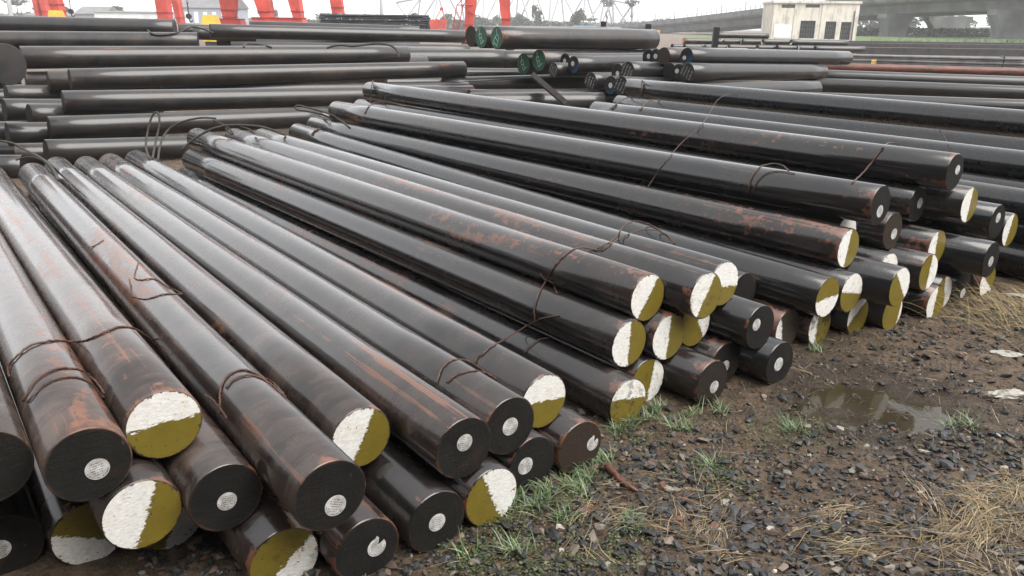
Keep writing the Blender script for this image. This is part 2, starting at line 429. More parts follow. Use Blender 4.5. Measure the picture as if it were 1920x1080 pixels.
# ---- measured positions: near end, far end, diameter (metres)
PILE = {
 'F0': ((-1.604, 2.118, 0.533), (-6.005, 7.8, 0.51), .25),
 'F1': ((-1.298, 2.132, 0.541), (-5.701, 7.821, 0.523), .25),
 'F2': ((-1.163, 2.368, 0.554), (-5.556, 8.057, 0.532), .25),
 'F3': ((-0.952, 2.291, 0.323), (-5.329, 7.996, 0.321), .25),
 'F4': ((-0.57, 2.174, 0.412), (-4.579, 7.475, 0.429), .25),
 'F5': ((-1.189, 2.191, 0.323), (-5.579, 7.888, 0.314), .25),
 'F6': ((-1.497, 2.387, 0.105), (-5.918, 8.101, 0.105), .25),
 'F7': ((-1.749, 2.304, 0.105), (-6.174, 8.017, 0.105), .25),
 'F8': ((-1.249, 2.474, 0.105), (-5.647, 8.203, 0.105), .25),
 'F9': ((-0.762, 2.25, 0.105), (-5.163, 7.988, 0.105), .25),
 'F10': ((-0.492, 2.309, 0.105), (-4.889, 8.043, 0.105), .25),
 'F11': ((-0.267, 2.478, 0.105), (-4.683, 8.185, 0.105), .25),
 'F12': ((-0.07, 2.643, 0.105), (-4.492, 8.364, 0.105), .25),
 'F13': ((-0.562, 2.642, 0.358), (-4.754, 8.198, 0.372), .25),
 'F14': ((-0.171, 2.601, 0.342), (-4.535, 8.358, 0.354), .25),
 'F15': ((-0.002, 2.792, 0.333), (-4.392, 8.584, 0.349), .25),
 'F16': ((0.14, 3.033, 0.323), (-4.264, 8.92, 0.337), .25),
 'F17': ((0.092, 2.889, 0.105), (-4.332, 8.608, 0.105), .25),
 'F18': ((0.304, 3.026, 0.105), (-4.05, 8.791, 0.105), .25),
 'F19': ((0.569, 3.464, 0.105), (-3.851, 9.227, 0.105), .25),
 'F20': ((0.704, 3.712, 0.105), (-3.714, 9.459, 0.105), .25),
 'F21': ((0.585, 3.635, 0.343), (-3.616, 8.904, 0.358), .25),
 'F22': ((0.681, 3.743, 0.549), (-3.691, 9.283, 0.544), .25),
 'F23': ((0.808, 3.769, 0.327), (-3.586, 9.497, 0.322), .25),
 'F24': ((0.981, 3.777, 0.551), (-3.242, 9.247, 0.551), .25),
 'F25': ((1.127, 3.998, 0.544), (-2.928, 9.275, 0.549), .25),
 'F26': ((0.982, 3.954, 0.326), (-3.384, 9.645, 0.322), .25),
 'F27': ((1.325, 3.931, 0.323), (-3.075, 9.656, 0.321), .25),
 'F28': ((1.463, 3.955, 0.105), (-2.918, 9.66, 0.105), .25),
 'F29': ((1.032, 3.695, 0.105), (-3.383, 9.439, 0.105), .25),
 'F30': ((1.162, 3.937, 0.107), (-3.267, 9.698, 0.105), .25),
 'F31': ((1.847, 4.374, 0.346), (-2.799, 10.335, 0.485), .25),
 'F32': ((2.05, 4.522, 0.326), (-2.411, 10.197, 0.311), .25),
 'F33': ((1.657, 4.425, 0.123), (-2.867, 10.142, 0.105), .25),
 'F34': ((1.892, 4.53, 0.105), (-2.592, 10.196, 0.105), .25),
 'F35': ((2.198, 4.707, 0.105), (-2.259, 10.448, 0.105), .25),
 'F36': ((2.061, 4.678, 0.56), (-2.598, 10.468, 0.561), .25),
 'F37': ((2.184, 5.023, 0.564), (-2.548, 10.966, 0.57), .25),
 'F38': ((2.348, 4.548, 0.357), (-2.136, 10.246, 0.354), .25),
 'F39': ((2.275, 4.803, 0.805), (-2.273, 10.332, 0.772), .25),
 'F40': ((2.519, 5.094, 0.571), (-1.935, 10.807, 0.552), .25),
 'F41': ((2.798, 5.367, 0.692), (-2.189, 11.503, 0.696), .25),
 'F42': ((2.949, 5.259, 0.937), (-2.047, 11.537, 0.935), .25),
 'F43': ((3.137, 5.339, 0.697), (-1.304, 11.053, 0.672), .25),
 'F44': ((3.402, 5.418, 0.561), (-1.064, 11.204, 0.545), .25),
 'F45': ((3.592, 5.552, 0.47), (-0.805, 11.249, 0.451), .25),
 'F46': ((2.889, 5.195, 0.43), (-1.548, 10.921, 0.405), .25),
 'F47': ((2.723, 4.942, 0.331), (-1.722, 10.645, 0.312), .25),
 'F48': ((3.225, 5.548, 0.299), (-1.194, 11.266, 0.303), .25),
 'F49': ((3.559, 5.726, 0.233), (-0.788, 11.362, 0.215), .25),
 'F50': ((3.238, 5.138, 0.366), (-1.265, 10.951, 0.341), .25),
 'F51': ((3.469, 5.492, 0.105), (-0.94, 11.19, 0.105), .25),
 'F52': ((3.193, 5.328, 0.105), (-1.239, 11.073, 0.105), .25),
 'F53': ((2.987, 5.186, 0.105), (-1.462, 10.952, 0.105), .25),
 'F54': ((2.83, 4.979, 0.105), (-1.57, 10.683, 0.105), .25),
 'F55': ((2.453, 4.785, 0.105), (-1.972, 10.486, 0.105), .25),
 'F56': ((2.437, 4.904, 0.348), (-2.024, 10.628, 0.353), .25),
 'F57': ((4.08, 6.117, 0.105), (-0.358, 11.838, 0.105), .25),
 'F58': ((1.396, 4.51, 0.322), (-3.093, 10.189, 0.307), .25),
 'D1': ((-5.957, 10.074, 0.254), (-4.186, 11.691, 0.122), 0.30),
 'D2': ((-6.239, 10.715, 0.467), (-3.016, 13.215, 0.377), 0.31),
 'D3': ((-6.345, 11.344, 0.747), (-0.803, 15.292, 0.6), 0.32),
 'D3b': ((-5.822, 13.314, 0.73), (-0.932, 16.124, 0.616), 0.30),
 'D4': ((-6.722, 12.304, 0.997), (-1.036, 16.534, 0.987), 0.31),
 'D4b': ((-7.332, 12.786, 0.935), (-2.606, 16.304, 0.791), 0.31),
 'D4c': ((-8.036, 13.371, 0.893), (-2.943, 17.059, 0.78), 0.31),
 'D5': ((-7.526, 14.134, 0.988), (-1.942, 17.968, 1.039), 0.30),
 'D6': ((-7.995, 13.297, 1.26), (-2.283, 17.406, 1.224), 0.36),
 'D6b': ((-4.212, 17.778, 1.094), (-0.283, 18.769, 1.094), 0.45),
 'D6c': ((-0.431, 19.18, 1.067), (2.971, 20.293, 1.057), 0.42),
 'D7': ((-9.694, 14.638, 1.484), (-6.008, 15.691, 1.482), 0.34),
 'D8': ((-10.39, 15.779, 1.747), (-6.672, 16.292, 1.704), 0.36),
 'D9': ((-6.532, 17.779, 1.655), (-1.256, 20.386, 1.559), 0.30),
 'D9b': ((-7.748, 19.119, 1.647), (-5.969, 19.946, 1.598), 0.30),
 'D9c': ((-7.088, 18.26, 1.603), (-5.841, 18.695, 1.571), 0.28),
 'D10': ((-6.743, 18.75, 1.402), (-2.249, 19.539, 1.301), 0.28),
 'D11': ((-6.051, 17.613, 1.317), (-1.039, 18.911, 1.268), 0.28),
 'D12': ((-7.36, 23.16, 1.753), (-2.707, 23.654, 1.655), 0.26),
 'D13': ((-6.409, 21.424, 1.607), (-2.823, 22.031, 1.53), 0.26),
 'D14': ((-9.026, 11.412, 1.292), (-6.293, 10.154, 1.313), 0.50),
 'L1': ((-7.887, 12.556, 0.729), (-6.199, 14.166, 0.634), 0.32),
 'L2': ((-7.36, 11.604, 0.605), (-5.777, 13.13, 0.484), 0.32),
 'L3': ((-6.797, 11.248, 0.571), (-5.523, 12.533, 0.481), 0.32),
 'L4': ((-6.797, 10.686, 0.38), (-5.331, 12.02, 0.269), 0.32),
 'L5': ((-6.494, 10.306, 0.17), (-5.572, 10.815, 0.126), 0.30),
 'M1': ((-10.601, 13.896, 0.523), (-8.816, 14.936, 0.48), 0.32),
 'M2': ((-9.983, 12.895, 0.365), (-8.24, 13.726, 0.33), 0.32),
 'M3': ((-9.272, 11.895, 0.212), (-7.627, 12.619, 0.17), 0.32),
 'M4': ((-8.71, 10.904, 0.084), (-7.014, 11.516, 0.023), 0.32),
 'M6': ((-7.382, 9.343, 0.146), (-6.043, 9.703, 0.117), 0.30),
 'D3c': ((-4.191, 15.809, 0.692), (-0.697, 17.86, 0.612), 0.30),
 'E9b': ((3.402, 15.427, 0.709), (7.914, 17.345, 0.632), 0.30),
 'M5': ((-11.52, 14.805, 0.72), (-9.615, 15.855, 0.708), 0.32),
 'E1': ((-0.332, 15.206, 1.612), (2.917, 17.398, 1.585), 0.40),
 'E1b': ((-0.638, 15.735, 1.613), (2.558, 18.046, 1.59), 0.40),
 'E1c': ((-0.858, 16.265, 1.623), (2.346, 18.69, 1.624), 0.40),
 'E2': ((0.462, 15.61, 1.207), (3.458, 17.923, 1.178), 0.40),
 'E2b': ((0.174, 16.096, 1.117), (3.314, 18.518, 1.109), 0.40),
 'E3': ((1.046, 14.539, 1.186), (3.844, 16.638, 1.16), 0.30),
 'E3b': ((0.936, 15.146, 1.21), (3.723, 17.11, 1.196), 0.30),
 'E3c': ((0.697, 14.671, 1.084), (1.848, 15.5, 1.056), 0.26),
 'E4': ((2.523, 13.916, 1.372), (4.311, 15.35, 1.334), 0.28),
 'E4b': ((2.459, 14.336, 1.335), (4.222, 15.646, 1.324), 0.28),
 'E4c': ((2.406, 14.814, 1.317), (4.166, 16.122, 1.301), 0.28),
 'E4d': ((2.565, 15.01, 1.029), (4.122, 15.932, 1.017), 0.28),
 'E4e': ((2.599, 13.734, 1.132), (4.207, 15.169, 1.065), 0.28),
 'E5': ((2.809, 13.429, 1.386), (6.698, 16.571, 1.275), 0.27),
 'E6': ((2.772, 13.125, 1.152), (5.914, 15.757, 1.045), 0.29),
 'E6b': ((2.695, 13.437, 1.12), (5.631, 16.058, 1.051), 0.29),
 'E7': ((1.767, 14.014, 1.084), (3.211, 15.06, 1.07), 0.30),
 'E7b': ((1.877, 13.573, 1.14), (3.34, 14.784, 1.092), 0.30),
 'E7c': ((1.612, 13.594, 0.906), (3.115, 14.767, 0.825), 0.30),
 'E7d': ((1.729, 13.199, 0.929), (3.206, 14.422, 0.831), 0.30),
 'E8': ((1.341, 14.344, 0.919), (2.741, 15.486, 0.889), 0.30),
 'E9': ((1.937, 12.751, 0.87), (5.436, 14.64, 0.799), 0.30),
 'D20': ((-1.437, 16.331, 0.659), (1.569, 17.106, 0.708), 0.36),
 'D21': ((-1.392, 17.192, 0.83), (1.056, 18.197, 0.779), 0.30),
 'D22': ((-0.769, 13.934, 0.638), (2.055, 14.993, 0.607), 0.30),
 'D22b': ((-0.712, 12.888, 0.662), (1.483, 13.513, 0.645), 0.30),
 'H0': ((7.209, 19.319, 0.982), (13.03, 18.248, 0.932), 0.18),
 'H1': ((5.959, 17.597, 0.875), (12.945, 15.986, 0.786), 0.28),
 'H2': ((5.076, 15.873, 0.819), (10.82, 13.867, 0.753), 0.26),
 'H3': ((4.994, 14.132, 0.661), (9.78, 12.467, 0.663), 0.26),
 'G1': ((6.198, 5.899, 1.0), (1.683, 11.762, 1.0), 0.25),
 'G2': ((6.026, 5.782, 0.775), (1.511, 11.645, 0.775), 0.25),
 'G3': ((5.596, 4.77, 0.775), (1.081, 10.633, 0.775), 0.25),
 'K0': ((5.576, 5.797, 0.56), (1.183, 11.501, 0.56), 0.25),
 'K1': ((5.602, 5.124, 0.56), (1.209, 10.829, 0.56), 0.25),
 'K1b': ((5.269, 4.937, 0.56), (0.876, 10.642, 0.56), 0.25),
 'K2': ((5.286, 4.259, 0.564), (0.9, 9.94, 0.566), 0.25),
 'N0': ((5.676, 5.877, 0.34), (1.283, 11.581, 0.34), 0.25),
 'O0': ((5.576, 5.797, 0.122), (1.183, 11.501, 0.122), 0.25),
 'N1': ((5.702, 5.204, 0.34), (1.309, 10.909, 0.34), 0.25),
 'O1': ((5.602, 5.124, 0.122), (1.209, 10.829, 0.122), 0.25),
 'N1b': ((5.373, 5.022, 0.341), (0.976, 10.723, 0.34), 0.25),
 'O1b': ((5.294, 4.961, 0.112), (0.877, 10.653, 0.12), 0.25),
 'N2': ((5.385, 4.338, 0.348), (1.0, 10.02, 0.352), 0.25),
 'O2': ((5.238, 4.221, 0.14), (0.886, 9.832, 0.147), 0.25),
}
WIRES = [
 ('binding_wire', 0.0045, 'long rusty wire lying across the two leftmost bars', [(-1.859,2.664,0.588),(-1.88,2.694,0.591),(-1.89,2.712,0.599),(-1.885,2.717,0.611),(-1.874,2.718,0.624),(-1.864,2.723,0.635),(-1.855,2.73,0.645),(-1.847,2.739,0.652),(-1.84,2.75,0.658),(-1.833,2.763,0.663),(-1.824,2.774,0.666),(-1.814,2.784,0.668),(-1.805,2.795,0.668),(-1.797,2.808,0.666),(-1.79,2.824,0.663),(-1.785,2.843,0.657),(-1.783,2.867,0.648),(-1.786,2.898,0.634),(-1.795,2.942,0.615),(-1.791,2.962,0.605),(-1.772,2.959,0.606),(-1.739,2.934,0.618),(-1.705,2.905,0.632),(-1.677,2.886,0.645),(-1.654,2.876,0.655),(-1.636,2.873,0.664),(-1.62,2.875,0.67),(-1.607,2.882,0.676),(-1.597,2.893,0.679),(-1.588,2.907,0.681),(-1.581,2.924,0.68),(-1.574,2.944,0.677),(-1.567,2.964,0.672),(-1.56,2.983,0.663),(-1.557,3.007,0.65),(-1.571,3.066,0.621),(-1.618,3.186,0.565),(-1.652,3.283,0.515),(-1.675,3.355,0.473),(-1.687,3.404,0.439),(-1.688,3.429,0.413),(-1.678,3.431,0.396)]),
 ('binding_wire', 0.0045, 'rusty wire hoop round the left bar, farther of the two hoops', [(-1.667,2.428,0.606),(-1.66,2.431,0.618),(-1.655,2.439,0.628),(-1.653,2.449,0.636),(-1.651,2.462,0.644),(-1.649,2.474,0.65),(-1.645,2.486,0.656),(-1.64,2.498,0.661),(-1.635,2.51,0.665),(-1.628,2.521,0.667),(-1.621,2.532,0.669),(-1.614,2.543,0.669),(-1.607,2.556,0.668),(-1.6,2.568,0.666),(-1.593,2.58,0.661),(-1.586,2.592,0.656),(-1.579,2.605,0.648),(-1.574,2.619,0.638),(-1.571,2.636,0.626),(-1.573,2.66,0.607),(-1.572,2.678,0.59),(-1.558,2.672,0.583),(-1.532,2.643,0.585),(-1.503,2.608,0.59),(-1.479,2.577,0.592),(-1.457,2.549,0.592),(-1.437,2.522,0.591)]),
 ('binding_wire', 0.0045, 'rusty wire hoop round the left bar, nearer of the two hoops', [(-1.621,2.386,0.622),(-1.612,2.391,0.633),(-1.606,2.4,0.642),(-1.602,2.413,0.65),(-1.598,2.426,0.657),(-1.591,2.437,0.662),(-1.583,2.448,0.666),(-1.575,2.46,0.668),(-1.566,2.471,0.67),(-1.556,2.481,0.669),(-1.547,2.492,0.667),(-1.537,2.502,0.663),(-1.527,2.513,0.657),(-1.518,2.523,0.65),(-1.508,2.53,0.641),(-1.498,2.537,0.63),(-1.491,2.545,0.616),(-1.492,2.566,0.595),(-1.486,2.572,0.579),(-1.467,2.556,0.573),(-1.436,2.517,0.579)]),
 ('binding_wire', 0.004, 'rusty wire hoop round the bar with the lowest sticker, upper hoop', [(-1.088,2.653,0.449),(-1.091,2.662,0.459),(-1.095,2.673,0.468),(-1.099,2.685,0.476),(-1.102,2.697,0.484),(-1.105,2.71,0.492),(-1.108,2.723,0.5),(-1.111,2.738,0.507),(-1.112,2.752,0.514),(-1.112,2.767,0.521),(-1.11,2.78,0.527),(-1.106,2.792,0.532),(-1.1,2.804,0.537),(-1.093,2.815,0.54),(-1.084,2.825,0.543),(-1.075,2.834,0.543),(-1.065,2.842,0.543),(-1.053,2.846,0.541),(-1.04,2.846,0.539),(-1.027,2.843,0.536),(-1.013,2.837,0.533),(-0.999,2.829,0.53),(-0.985,2.822,0.526),(-0.973,2.82,0.521),(-0.963,2.824,0.513),(-0.97,2.878,0.481),(-0.969,2.908,0.459),(-0.961,2.915,0.446),(-0.946,2.899,0.444),(-0.925,2.86,0.452),(-0.898,2.798,0.47),(-0.864,2.714,0.5),(-0.843,2.669,0.511)]),
 ('binding_wire', 0.004, 'rusty wire hoop round the bar with the lowest sticker, lower hoop', [(-1.084,2.727,0.52),(-1.08,2.738,0.526),(-1.076,2.75,0.532),(-1.069,2.76,0.536),(-1.06,2.767,0.54),(-1.05,2.774,0.542),(-1.04,2.781,0.543),(-1.03,2.788,0.543),(-1.019,2.795,0.542),(-1.008,2.801,0.539),(-0.997,2.802,0.536),(-0.984,2.8,0.532),(-0.971,2.796,0.528),(-0.958,2.791,0.524),(-0.945,2.783,0.52),(-0.932,2.775,0.517),(-0.919,2.764,0.513),(-0.905,2.75,0.511),(-0.89,2.731,0.51),(-0.875,2.712,0.51),(-0.86,2.693,0.51)]),
 ('binding_wire', 0.004, 'short rusty wire behind the white and olive end of the left bar', [(-1.206,2.809,0.449),(-1.186,2.786,0.454),(-1.167,2.763,0.459),(-1.15,2.741,0.462),(-1.133,2.721,0.464),(-1.119,2.702,0.464),(-1.105,2.684,0.464),(-1.092,2.666,0.463),(-1.08,2.648,0.462),(-1.068,2.632,0.46),(-1.056,2.615,0.458),(-1.044,2.599,0.456)]),
 ('binding_wire', 0.0035, 'kinked loose wire lying on top of a left bar', [(-2.124,4.297,0.539),(-2.088,4.203,0.545),(-2.063,4.131,0.546),(-2.044,4.075,0.543),(-2.028,4.032,0.539),(-2.007,3.999,0.538),(-1.98,3.975,0.54),(-1.954,3.962,0.544),(-1.934,3.964,0.546),(-1.921,3.979,0.545),(-1.908,3.994,0.541),(-1.89,3.993,0.537),(-1.864,3.972,0.533),(-1.836,3.944,0.53),(-1.81,3.922,0.525),(-1.791,3.918,0.516),(-1.797,3.968,0.49),(-1.791,3.995,0.471),(-1.776,3.998,0.461),(-1.76,3.978,0.462),(-1.747,3.936,0.474),(-1.734,3.871,0.498),(-1.715,3.786,0.529),(-1.722,3.759,0.539),(-1.734,3.741,0.544),(-1.748,3.728,0.545),(-1.762,3.717,0.544),(-1.777,3.707,0.54),(-1.794,3.703,0.534),(-1.817,3.71,0.527),(-1.846,3.73,0.519),(-1.88,3.76,0.511),(-1.915,3.793,0.503),(-1.946,3.828,0.498),(-1.968,3.86,0.501),(-1.984,3.892,0.508),(-2.004,3.932,0.516),(-2.028,3.977,0.522),(-2.054,4.025,0.528)]),
 ('binding_wire', 0.0035, 'short bent wire scrap between two left bars', [(-2.822,4.945,0.447),(-2.767,4.88,0.462),(-2.719,4.825,0.476),(-2.676,4.778,0.487),(-2.638,4.74,0.499),(-2.607,4.716,0.51),(-2.583,4.703,0.52),(-2.566,4.701,0.529),(-2.554,4.709,0.536),(-2.547,4.724,0.542),(-2.545,4.738,0.545),(-2.544,4.738,0.545),(-2.545,4.723,0.542),(-2.55,4.705,0.537),(-2.559,4.694,0.53),(-2.572,4.689,0.52),(-2.588,4.69,0.509),(-2.609,4.699,0.496)]),
 ('binding_wire', 0.004, 'rusty wire hoop over the bar beside the white top end, farther hoop', [(-0.314,3.023,0.408),(-0.31,3.034,0.421),(-0.306,3.047,0.432),(-0.301,3.063,0.442),(-0.295,3.079,0.451),(-0.286,3.094,0.458),(-0.274,3.112,0.462),(-0.262,3.13,0.463),(-0.248,3.148,0.461),(-0.233,3.168,0.453),(-0.22,3.227,0.426),(-0.206,3.263,0.407),(-0.19,3.275,0.396),(-0.173,3.263,0.393),(-0.157,3.242,0.393),(-0.141,3.22,0.392),(-0.126,3.198,0.391),(-0.11,3.177,0.39),(-0.095,3.156,0.39),(-0.08,3.135,0.389),(-0.065,3.115,0.388)]),
 ('binding_wire', 0.004, 'rusty wire hoop over the bar beside the white top end, nearer hoop', [(-0.269,2.987,0.426),(-0.257,2.991,0.436),(-0.246,2.997,0.445),(-0.233,3.003,0.452),(-0.22,3.008,0.457),(-0.205,3.012,0.461),(-0.19,3.019,0.463),(-0.175,3.026,0.463),(-0.16,3.033,0.46),(-0.144,3.044,0.455),(-0.131,3.104,0.425),(-0.117,3.141,0.405),(-0.102,3.154,0.392),(-0.087,3.144,0.388),(-0.072,3.125,0.389)]),
 ('binding_wire', 0.004, 'wire strand stretched across a gap between middle bars', [(-0.164,3.252,0.394),(-0.16,3.265,0.409),(-0.151,3.273,0.421),(-0.138,3.273,0.43),(-0.125,3.276,0.438),(-0.114,3.288,0.445),(-0.102,3.304,0.451),(-0.085,3.325,0.453),(-0.068,3.367,0.447),(-0.052,3.535,0.389),(-0.034,3.679,0.343),(-0.015,3.801,0.307),(0.005,3.899,0.281),(0.026,3.974,0.266),(0.048,4.025,0.26),(0.07,4.052,0.263),(0.091,4.055,0.275),(0.113,4.035,0.296),(0.133,3.995,0.324),(0.154,3.964,0.346),(0.176,3.938,0.363),(0.199,3.913,0.377),(0.222,3.891,0.389),(0.244,3.87,0.401)]),
 ('binding_wire', 0.004, 'long twisted wire tied over three bars in the middle', [(0.126,4.005,0.318),(0.124,4.003,0.342),(0.121,4.007,0.363),(0.12,4.016,0.383),(0.121,4.025,0.402),(0.127,4.035,0.42),(0.135,4.048,0.437),(0.144,4.065,0.452),(0.155,4.089,0.464),(0.167,4.125,0.472),(0.179,4.156,0.482),(0.189,4.163,0.5),(0.198,4.146,0.526),(0.208,4.13,0.551),(0.218,4.12,0.574),(0.229,4.116,0.595),(0.241,4.115,0.614),(0.255,4.116,0.63),(0.27,4.12,0.645),(0.286,4.129,0.658),(0.303,4.142,0.669),(0.322,4.159,0.675),(0.345,4.191,0.674),(0.371,4.26,0.661),(0.397,4.304,0.651),(0.421,4.323,0.644),(0.443,4.317,0.642),(0.461,4.294,0.642),(0.479,4.274,0.644),(0.496,4.263,0.65),(0.514,4.264,0.661),(0.533,4.274,0.671),(0.554,4.296,0.678),(0.585,4.389,0.666),(0.613,4.457,0.659),(0.64,4.501,0.659),(0.663,4.52,0.665),(0.686,4.536,0.672),(0.737,4.724,0.633),(0.786,4.887,0.599),(0.833,5.025,0.57),(0.878,5.137,0.546),(0.919,5.224,0.527),(0.957,5.285,0.512),(0.991,5.321,0.5),(1.02,5.33,0.492),(1.042,5.314,0.486),(1.059,5.277,0.481),(1.073,5.239,0.473),(1.083,5.203,0.461),(1.091,5.17,0.446)]),
 ('binding_wire', 0.004, 'wire loop arching above the bars right of the twisted tie', [(0.478,4.284,0.649),(0.496,4.285,0.66),(0.516,4.292,0.67),(0.536,4.308,0.677),(0.561,4.36,0.675),(0.59,4.454,0.663),(0.614,4.526,0.661),(0.632,4.574,0.668),(0.653,4.644,0.67),(0.695,4.84,0.639),(0.738,5.01,0.613),(0.781,5.155,0.591),(0.822,5.273,0.572),(0.862,5.365,0.553),(0.899,5.428,0.535),(0.932,5.466,0.519),(0.96,5.477,0.508),(0.983,5.462,0.5),(1.001,5.423,0.497),(1.018,5.381,0.494),(1.035,5.341,0.491)]),
 ('binding_wire', 0.004, 'small wire knot on the twisted tie', [(0.157,4.199,0.528),(0.163,4.194,0.519),(0.169,4.19,0.511),(0.176,4.186,0.504),(0.184,4.178,0.501),(0.193,4.166,0.501),(0.203,4.153,0.502),(0.212,4.142,0.5),(0.22,4.137,0.495),(0.226,4.138,0.485),(0.232,4.144,0.473),(0.236,4.127,0.468),(0.238,4.086,0.472),(0.241,4.052,0.473),(0.244,4.025,0.472)]),
 ('binding_wire', 0.004, 'short rusty wire hoop on the low bar in the middle gap', [(0.067,3.924,0.164),(0.076,3.924,0.178),(0.086,3.928,0.191),(0.096,3.932,0.202),(0.108,3.936,0.212),(0.121,3.94,0.22),(0.135,3.946,0.226),(0.15,3.953,0.231),(0.165,3.959,0.233),(0.181,3.964,0.234),(0.197,3.971,0.232),(0.215,3.992,0.225)]),
 ('binding_wire', 0.004, 'rusty wire hoop round the right bar, larger open hoop', [(1.626,5.392,0.761),(1.625,5.383,0.788),(1.626,5.381,0.814),(1.629,5.385,0.838),(1.635,5.391,0.861),(1.646,5.4,0.881),(1.661,5.41,0.9),(1.68,5.425,0.916),(1.705,5.448,0.926),(1.755,5.541,0.921),(1.8,5.608,0.917),(1.838,5.647,0.916),(1.867,5.658,0.916),(1.887,5.641,0.917),(1.897,5.596,0.919),(1.895,5.522,0.921),(1.881,5.421,0.924),(1.857,5.293,0.929)]),
 ('binding_wire', 0.004, 'rusty wire hoop round the right bar, tighter hoop', [(1.65,5.36,0.768),(1.652,5.349,0.795),(1.657,5.345,0.821),(1.665,5.344,0.844),(1.677,5.343,0.865),(1.694,5.342,0.883),(1.713,5.341,0.897),(1.733,5.338,0.908),(1.755,5.331,0.915),(1.776,5.321,0.92),(1.797,5.307,0.923),(1.816,5.289,0.924),(1.835,5.267,0.924),(1.852,5.244,0.924),(1.87,5.222,0.924)]),
 ('binding_wire', 0.005, 'doubled wire tie over the topmost bar at right', [(2.122,4.901,0.924),(2.158,4.949,0.931),(2.244,5.111,0.918),(2.32,5.249,0.91),(2.385,5.362,0.908),(2.44,5.45,0.911),(2.481,5.514,0.921),(2.512,5.553,0.935),(2.53,5.567,0.954),(2.54,5.562,0.976),(2.552,5.561,0.997),(2.566,5.565,1.017),(2.583,5.575,1.037),(2.605,5.595,1.054),(2.839,6.061,1.007),(3.068,6.5,0.958),(3.291,6.911,0.904),(3.505,7.294,0.845)]),
 ('binding_wire', 0.003, 'thin loose wire running up over several bars at right', [(1.024,5.931,0.686),(1.053,5.988,0.708),(1.077,6.019,0.734),(1.097,6.026,0.765),(1.113,6.008,0.8),(1.13,5.994,0.833),(1.149,5.991,0.864),(1.173,5.999,0.892),(1.201,6.028,0.916),(1.262,6.216,0.917),(1.319,6.38,0.923),(1.373,6.518,0.932),(1.425,6.631,0.945),(1.474,6.718,0.959),(1.517,6.779,0.978),(1.554,6.816,1.001),(1.583,6.827,1.03),(1.617,6.865,1.058),(1.756,7.347,1.038),(1.887,7.803,1.027),(2.013,8.236,1.026),(2.132,8.637,1.032),(2.249,9.013,1.042),(2.366,9.353,1.053),(2.487,9.665,1.057),(2.611,9.942,1.054),(2.736,10.192,1.047)]),
 ('binding_wire', 0.003, 'thin wire end between far right bars', [(4.271,8.048,0.901),(4.231,7.933,0.89),(4.177,7.793,0.882),(4.109,7.628,0.878),(4.025,7.437,0.877),(3.926,7.222,0.881),(3.812,6.982,0.889),(3.807,6.942,0.871),(3.808,6.912,0.852)]),
 ('binding_wire', 0.006, 'dark wire band round the far end of the topmost bar', [(-2.773,15.971,0.79),(-1.994,11.444,1.06),(-1.982,11.334,1.04),(-1.98,11.289,1.016),(-1.982,11.264,0.991),(-1.984,11.251,0.964),(-1.988,11.25,0.937),(-1.993,11.263,0.908),(-1.998,11.272,0.879),(-1.999,11.256,0.853),(-1.995,11.214,0.829),(-1.986,11.147,0.807)]),
 ('binding_wire', 0.006, 'dark wire band below the topmost far bar end', [(-1.774,9.53,0.82),(-1.764,9.532,0.84),(-1.755,9.543,0.86),(-1.748,9.565,0.878),(-1.74,9.596,0.893),(-1.734,9.658,0.902),(-1.759,9.903,0.893),(-1.777,10.121,0.885),(-1.788,10.313,0.877),(-1.792,10.475,0.868),(-1.79,10.61,0.86),(-1.783,10.715,0.85),(-1.772,10.793,0.838),(-1.756,10.842,0.826),(-1.736,10.864,0.814)]),
 ('binding_wire', 0.007, 'dark wire band round a far bar end above the rope tangle', [(-2.477,9.734,0.535),(-2.467,9.738,0.55),(-2.458,9.747,0.564),(-2.449,9.758,0.576),(-2.437,9.768,0.586),(-2.423,9.778,0.593),(-2.41,9.795,0.598),(-2.404,9.843,0.599),(-2.44,10.064,0.579)]),
 ('binding_wire', 0.008, 'thick dark band round the high bar right of centre', [(2.109,13.387,1.031),(1.806,11.499,1.115),(1.794,11.452,1.088),(1.788,11.427,1.06),(1.786,11.41,1.031),(1.788,11.401,1.002),(1.793,11.401,0.972),(1.8,11.412,0.94),(1.81,11.443,0.907)]),
 ('binding_wire', 0.007, 'dark band over two far bars, left one', [(1.219,10.256,0.835),(1.239,10.249,0.853),(1.26,10.25,0.871),(1.282,10.261,0.888),(1.309,10.303,0.901),(1.362,10.537,0.896),(1.413,10.746,0.894),(1.461,10.929,0.894),(1.508,11.086,0.894),(1.554,11.216,0.894),(1.598,11.319,0.894),(1.638,11.397,0.895)]),
 ('binding_wire', 0.007, 'dark band over two far bars, right one', [(1.539,9.872,0.863),(1.559,9.887,0.883),(1.582,9.931,0.9),(1.636,10.155,0.9),(1.688,10.353,0.901),(1.739,10.524,0.902),(1.787,10.668,0.903),(1.833,10.785,0.906),(1.876,10.873,0.907),(1.916,10.934,0.905),(1.952,10.966,0.901),(1.984,10.972,0.899)]),
 ('wire_rope', 0.014, 'thick frayed rope over the far ends of the left bars', [(-5.974,9.234,0.503),(-5.932,9.232,0.497),(-5.889,9.23,0.491),(-5.848,9.227,0.483),(-5.808,9.223,0.47),(-5.769,9.217,0.453),(-5.723,9.196,0.435),(-5.661,9.151,0.422),(-5.583,9.079,0.414),(-5.49,8.983,0.411),(-5.381,8.86,0.413),(-5.258,8.713,0.418),(-5.122,8.538,0.427),(-4.974,8.338,0.439),(-4.813,8.113,0.454),(-4.696,7.954,0.457),(-4.569,7.77,0.461),(-4.431,7.561,0.469),(-4.283,7.327,0.482),(-4.125,7.068,0.499),(-3.955,6.785,0.522)]),
